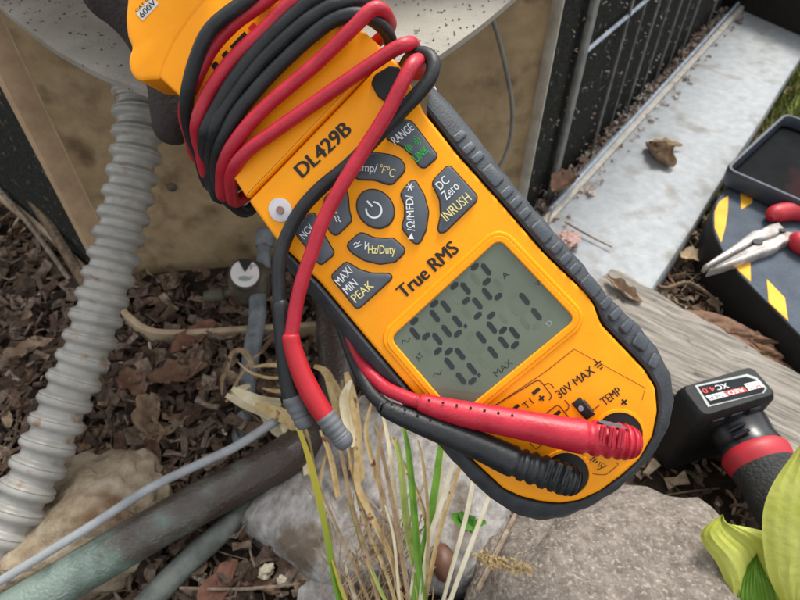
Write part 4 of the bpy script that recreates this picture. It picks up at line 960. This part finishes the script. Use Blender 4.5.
BL = [('straw', [(381, 405), (388, 440), (393, 475), (398, 525), (410, 605)], 5), ('palegreen_blade', [(396, 440), (401, 465), (407, 525), (416, 570), (422, 610)], 8.5), ('green_blade', [(404, 428), (409, 455), (414, 510), (418, 560), (424, 610)], 8),
      ('tan_blade', [(392, 436), (399, 455), (417, 492), (427, 532), (424, 605)], 4.5), ('straw_white', [(447, 430), (443, 450), (436, 512), (418, 560), (411, 605)], 6.5), ('straw_white', [(462, 440), (455, 458), (440, 507), (428, 545), (420, 605)], 5.5),
      ('tan_blade', [(468, 445), (461, 463), (447, 506), (437, 542), (424, 605)], 5), ('green_blade', [(444, 430), (440, 452), (433, 502), (422, 560), (414, 605)], 8.5), ('straw_white', [(480, 455), (474, 478), (465, 521), (446, 590), (441, 612)], 5.5),
      ('straw_white', [(500, 474), (490, 495), (472, 542), (452, 596), (447, 615)], 5), ('turning_blade', [(298, 428), (307, 452), (317, 490), (326, 530), (333, 570), (342, 610)], 8), ('brown_blade', [(333, 425), (341, 452), (352, 505), (365, 550), (380, 605)], 5),
      ('tan_blade', [(352, 400), (358, 440), (357, 482), (371, 515), (392, 560), (402, 606)], 7), ('brown_blade', [(375, 420), (384, 460), (394, 510), (404, 570), (410, 610)], 5), ('tan_blade', [(345, 430), (352, 470), (364, 520), (385, 570), (398, 610)], 4),
      ('palegreen_blade', [(348, 500), (362, 545), (378, 585), (390, 610)], 4), ('straw', [(385, 505), (394, 540), (400, 610)], 3), ('brown_blade', [(310, 465), (325, 500), (345, 545), (370, 605)], 3), ('tan_blade', [(418, 440), (424, 470), (428, 520), (426, 605)], 4), ('straw', [(344, 560), (352, 590), (362, 615)], 4), ('yellow_blade', [(332, 560), (340, 585), (350, 612)], 4)]
for m, P, wd in BL: obj('blade', pxblade(P, .382+random.uniform(-.010, .010), .378, wd*.92, cup=random.uniform(.1, .5), twist=random.gauss(0, .5)), m, cl)
P = []
for i in range(110):
    x, y = random.uniform(335, 415), random.uniform(520, 640); l = random.uniform(20, 70); a = random.gauss(-1.4, .45)
    P.append(pxblade([(x, y), (x+math.cos(a)*l*.5+random.gauss(0, 4), y+math.sin(a)*l*.5), (x+math.cos(a)*l, y+math.sin(a)*l)], .378, .384, random.uniform(.7, 1.7)))
o = obj('root_fibres', join(*P), 'brown_blade', cl, kind='stuff')
# withered leaves over the pipe elbow
wl = root('withered_leaves', G(300, 430, .02), 'withered tan leaves draped between the pipes and probe tips', 'plant')
WL = [('tan_blade', [(255, 405), (275, 412), (296, 425), (306, 450), (312, 480)], 17, .46), ('straw', [(226, 395), (243, 403), (262, 410), (285, 424), (300, 436)], 13, .48), ('tan_blade', [(314, 366), (326, 372), (333, 390), (340, 412), (350, 440), (362, 480)], 11, .47), ('tan_blade', [(346, 372), (351, 392), (355, 420), (358, 450), (362, 490)], 13, .45),
      ('brown_blade', [(228, 372), (231, 355), (240, 350), (248, 357), (253, 368)], 5, .5), ('tan_blade', [(253, 367), (268, 365), (285, 366)], 4, .49), ('straw', [(250, 385), (240, 390), (236, 398), (250, 402)], 9, .49), ('tan_blade', [(262, 388), (275, 391), (286, 390)], 4, .48), ('brown_blade', [(222, 395), (222, 380), (227, 368)], 4, .5), ('straw', [(296, 425), (303, 440), (306, 465), (309, 490)], 7, .455),
      ('straw', [(336, 392), (344, 410), (348, 428)], 7, .46), ('brown_blade', [(342, 380), (346, 410), (352, 440), (350, 470)], 6, .45), ('tan_blade', [(320, 430), (330, 455), (337, 490), (345, 540)], 6, .44), ('tan_blade', [(372, 400), (366, 430), (372, 460), (384, 500)], 5, .435), ('straw', [(258, 410), (275, 430), (290, 436)], 9, .475),
      ('straw', [(232, 388), (246, 396), (262, 402), (280, 404)], 12, .475), ('straw_white', [(268, 404), (284, 414), (300, 430), (304, 455)], 12, .462), ('straw', [(282, 428), (293, 445), (299, 470), (304, 486)], 8, .458), ('tan_blade', [(322, 372), (334, 384), (340, 402), (338, 420)], 9, .462), ('straw', [(351, 380), (344, 398), (347, 420), (356, 446)], 10, .448), ('brown_blade', [(262, 352), (250, 362), (238, 380), (226, 402)], 3, .5),
      ('tan_blade', [(238, 362), (250, 372), (270, 378), (290, 376)], 3, .49), ('brown_blade', [(388, 410), (380, 440), (378, 470), (384, 510)], 4, .43), ('tan_blade', [(330, 440), (322, 470), (318, 505), (322, 540)], 4, .44)]
for m, P, wd, d in WL: obj('leaf_blade', pxblade(P, d, d-.01, wd, .35, random.uniform(.2, .6), random.gauss(0, .8)), m, wl)
# hosta, near the camera at lower right
ho = root('hosta_plant', D(790, 640, .36), 'yellow green leafy plant in the lower right corner', 'plant')
def leafsurf(Lp, Rp, d, bow, nn=36, mm=26, wav=0):
    La, Ra = resample([Vector((*p, 0)) for p in Lp], nn), resample([Vector((*p, 0)) for p in Rp], nn); V, F = [], []
    La, Ra = [p[:2] for p in La], [p[:2] for p in Ra]
    for i in range(nn):
        for j in range(mm+1):
            t = j/mm; x = La[i][0]*(1-t)+Ra[i][0]*t; y = La[i][1]*(1-t)+Ra[i][1]*t
            z = d+bow*(abs(2*t-1)**1.5)-.004*math.sin(t*9.4)*wav+.012*(i/nn-.5)**2+.0004*math.sin(abs(t-.5)*52+i*.14)
            V.append(D(x, y, z))
    for i in range(nn-1):
        for j in range(mm):
            a = i*(mm+1)+j; F.append((a, a+1, a+mm+2, a+mm+1))
    n_ = len(V); V += [v-(EYE-v).normalized()*.0006 for v in V]; F += [tuple(q+n_ for q in f[::-1]) for f in F]
    return V, F
def cr(P, n=5): return crom(P, n)
lf = obj('leaf', leafsurf(cr([(812, 430), (790, 458), (772, 485), (763, 512), (763, 545), (770, 580), (790, 615)]), cr([(812, 430), (850, 440), (880, 470), (890, 520), (880, 570), (850, 610), (810, 640)]), .325, .012), 'hosta', ho)
lf = obj('leaf', leafsurf(cr([(723, 514), (708, 524), (700, 535), (705, 547), (716, 562), (724, 580), (728, 605), (735, 640)]), cr([(723, 514), (727, 523), (742, 526), (765, 532), (785, 545), (790, 570), (790, 600), (780, 640)]), .345, .006, wav=.6), 'hosta', ho)
obj('green_centre', leafsurf(cr([(757, 553), (748, 565), (742, 580), (738, 600), (738, 640)]), cr([(757, 553), (764, 570), (774, 590), (780, 610), (782, 640)]), .3425, .003), 'hosta_green', lf)

def dry_leaf(px, py, z, l, wd, ang, curl, m, label, tilt=0, name='dry_leaf', fold=.3, group=None):
    c = G(px, py, z); R = Matrix.Rotation(ang, 3, 'Z') @ Matrix.Rotation(tilt, 3, 'Y'); V, F = [], []; n1, n2 = 20, 14; sd_ = random.random()*50
    for i in range(n1+1):
        t = i/n1; w_ = wd*(math.sin(math.pi*min(1, t*.92+.04))**.75)*(1+.35*noise.noise(Vector((t*5, sd_, 0))))
        for j in range(n2+1):
            u = j/n2*2-1; x = (t-.5)*l; y = u*w_/2*(1+.22*noise.noise(Vector((t*11, u*2, sd_+9))))+.15*wd*noise.noise(Vector((t*2.3, sd_, 7))); zz = abs(u)**1.6*w_*fold+curl*l*(4*(t-.5)**2)+.0028*noise.noise(Vector((x*130, y*130, sd_)))+.0012*noise.noise(Vector((x*320, y*320, sd_)))
            V.append(c+R @ Vector((x, y*(1-.3*fold), zz)))
    for i in range(n1):
        for j in range(n2):
            a = i*(n2+1)+j; F.append((a, a+1, a+n2+2, a+n2+1))
    k = len(V); V += [v+R @ Vector((0, 0, -.0006)) for v in V]; F = [f for f in F]+[tuple(q+k for q in f[::-1]) for f in F]
    o = obj(name, (V, F), m); return tag(o, label, 'leaf', group)
dry_leaf(152, 424, .016, .058, .024, 1.9, .15, 'dry_leaf', 'crumpled tan leaf on the mulch beside the conduit', .3, fold=.6)
dry_leaf(218, 590, .014, .045, .022, 1.2, .05, 'dry_leaf_red', 'reddish brown leaf standing at the bottom edge of the mulch', .2)
dry_leaf(664, 146, .039, .042, .012, -.1, .05, 'dry_leaf_pale', 'pale orange leaf curl on top of the slab', 0, fold=.5)
dry_leaf(658, 160, .0335, .05, .030, -1.1, .12, 'dry_leaf', 'curled brown leaf on the slab below the pale curl', 0, fold=.6)
dry_leaf(562, 188, .05, .055, .03, .9, .1, 'dry_leaf_dark', 'folded brown leaf wedged between the guard post and rail', .2, fold=.5)
dry_leaf(622, 292, .045, .04, .014, -.9, .1, 'dry_leaf', 'brown leaf scrap on the near edge of the slab', .1, fold=.5)
dry_leaf(180, 375, .014, .05, .028, .3, .1, 'dry_leaf_dark', 'dark brown leaf lying flat below the base pan lip', 0)
dry_leaf(195, 340, .012, .05, .026, .9, .08, 'dry_leaf_red', 'reddish leaf just below the beige lip', .1)
dry_leaf(135, 385, .010, .04, .025, 2.3, .1, 'dry_leaf_dark', 'dark leaf half buried right of the conduit', .1)
dry_leaf(30, 350, .012, .04, .02, .6, .12, 'dry_leaf', 'tan leaf left of the conduit', .1)
dry_leaf(690, 258, .012, .03, .02, .4, .2, 'dry_leaf_pale', 'pale leaf scrap between the slab and the pliers tip', .1)
# bark, twigs and small finds
def lump(name, px, py, z, rx, ry, rz, rot, m, label, cat, seed, amp=.3, sub=3, sq=2.0):
    c = G(px, py, z); return tag(obj(name, rock(c, rx, ry, rz, seed, amp, 2.2, sub=sub, rot=rot, sq=sq), m), label, cat)
o = lump('bark_piece', 715, 331, .026, .046, .014, .009, -.45, 'dry_leaf_dark', 'ragged brown bark piece between the timber and hazard pad', 'bark', 21, .5, 5)
lump('bark_piece', 755, 350, .022, .028, .014, .009, -.9, 'dry_leaf_dark', 'small dark bark piece at the foot of the hazard pad', 'bark', 23, .5, 5)
lump('acorn', 443, 562, .032, .0080, .0130, .0085, .1, 'acorn', 'smooth brown acorn among the straw stems', 'acorn', 31, .04)
lump('snail_shell', 266, 571, .012, .0060, .0045, .0040, .6, 'pale_shell', 'small pale snail shell on the mulch below the flat stone', 'shell', 33, .5)
lump('snail_shell', 282, 580, .012, .0036, .0030, .0028, .2, 'pale_shell', 'tiny pale shell right of the larger snail shell', 'shell', 34, .5)
lump('pebble', 322, 594, .014, .017, .013, .008, .2, 'stone_grey', 'small grey pebble at the bottom edge under the green stem', 'pebble', 37, .15)
lump('pink_scrap', 567, 240, .042, .013, .011, .005, .4, 'pinkish', 'pinkish scrap with dark spots on the slab near the rail', 'scrap', 41, .5, 5)
lump('pale_pebble', 337, 412, .04, .006, .007, .006, .2, 'pale_shell', 'pale pebble between the two probe tips', 'pebble', 43, .15)
def stick(P, m, label, name='twig', cat='twig'):
    o = obj(name, tube([(*G(x, y, z), r) for x, y, z, r in P], 8, 5), m); return tag(o, label, cat)
stick([(0, 152, .05, .006), (30, 195, .045, .006), (62, 245, .035, .0055), (85, 285, .02, .005)], 'twig_bark', 'thick grey twig leaning against the left side of the unit')
stick([(-5, 185, .03, .003), (30, 225, .02, .003), (70, 280, .012, .0025)], 'twig_bark', 'thin twig beside the beige lip at far left')
stick([(180, 588, .016, .0011), (240, 589, .018, .0012), (300, 584, .018, .001)], 'twig_bark', 'thin straight twig across the bottom left mulch')
stick([(560, 290, .043, .0012), (548, 228, .06, .0012), (556, 205, .06, .001)], 'twig_bark', 'thin dark twig bent over the rail onto the slab')
stick([(565, 222, .042, .001), (590, 236, .04, .0011), (612, 247, .04, .0008)], 'twig_bark', 'fine twig lying on the slab near the pink scrap')
stick([(640, 268, .02, .002), (662, 288, .025, .0022), (690, 283, .028, .0018), (722, 305, .02, .0015)], 'twig_bark', 'bent brown twig between the slab and the timber')
stick([(478, 590, .05, .0022), (500, 545, .06, .002), (515, 515, .05, .0016)], 'twig_bark', 'slim brown stalk leaning on the boulder')
fs = root('seed_sprig', G(500, 566, .085), 'rusty orange seed sprig lying on the boulder', 'sprig')
a, b = G(478, 556, .088), G(532, 573, .092); obj('stalk', tube([(*a, .0009), (*b, .0006)], 6, 3), 'brown_blade', fs)
P = []
for i in range(90):
    c = a.lerp(b, random.random())+Vector((random.gauss(0, .002), random.gauss(0, .002), random.gauss(.001, .0015))); P.append(chip(c, .003, .0016, .0008))
obj('seed', join(*P), 'tan_blade', fs, smooth=False, kind='stuff')
gw = root('weed_sprout', G(468, 520, .035), 'small green sprout at the edge of the flat stone', 'plant')
for P, wd in (([(452, 516), (462, 520), (474, 524)], 14), ([(486, 522), (476, 524), (468, 530)], 9), ([(460, 512), (466, 520), (470, 530)], 10)): obj('leaf', pxblade(P, .40, .402, wd, .4, .3), 'leaf_green', gw)
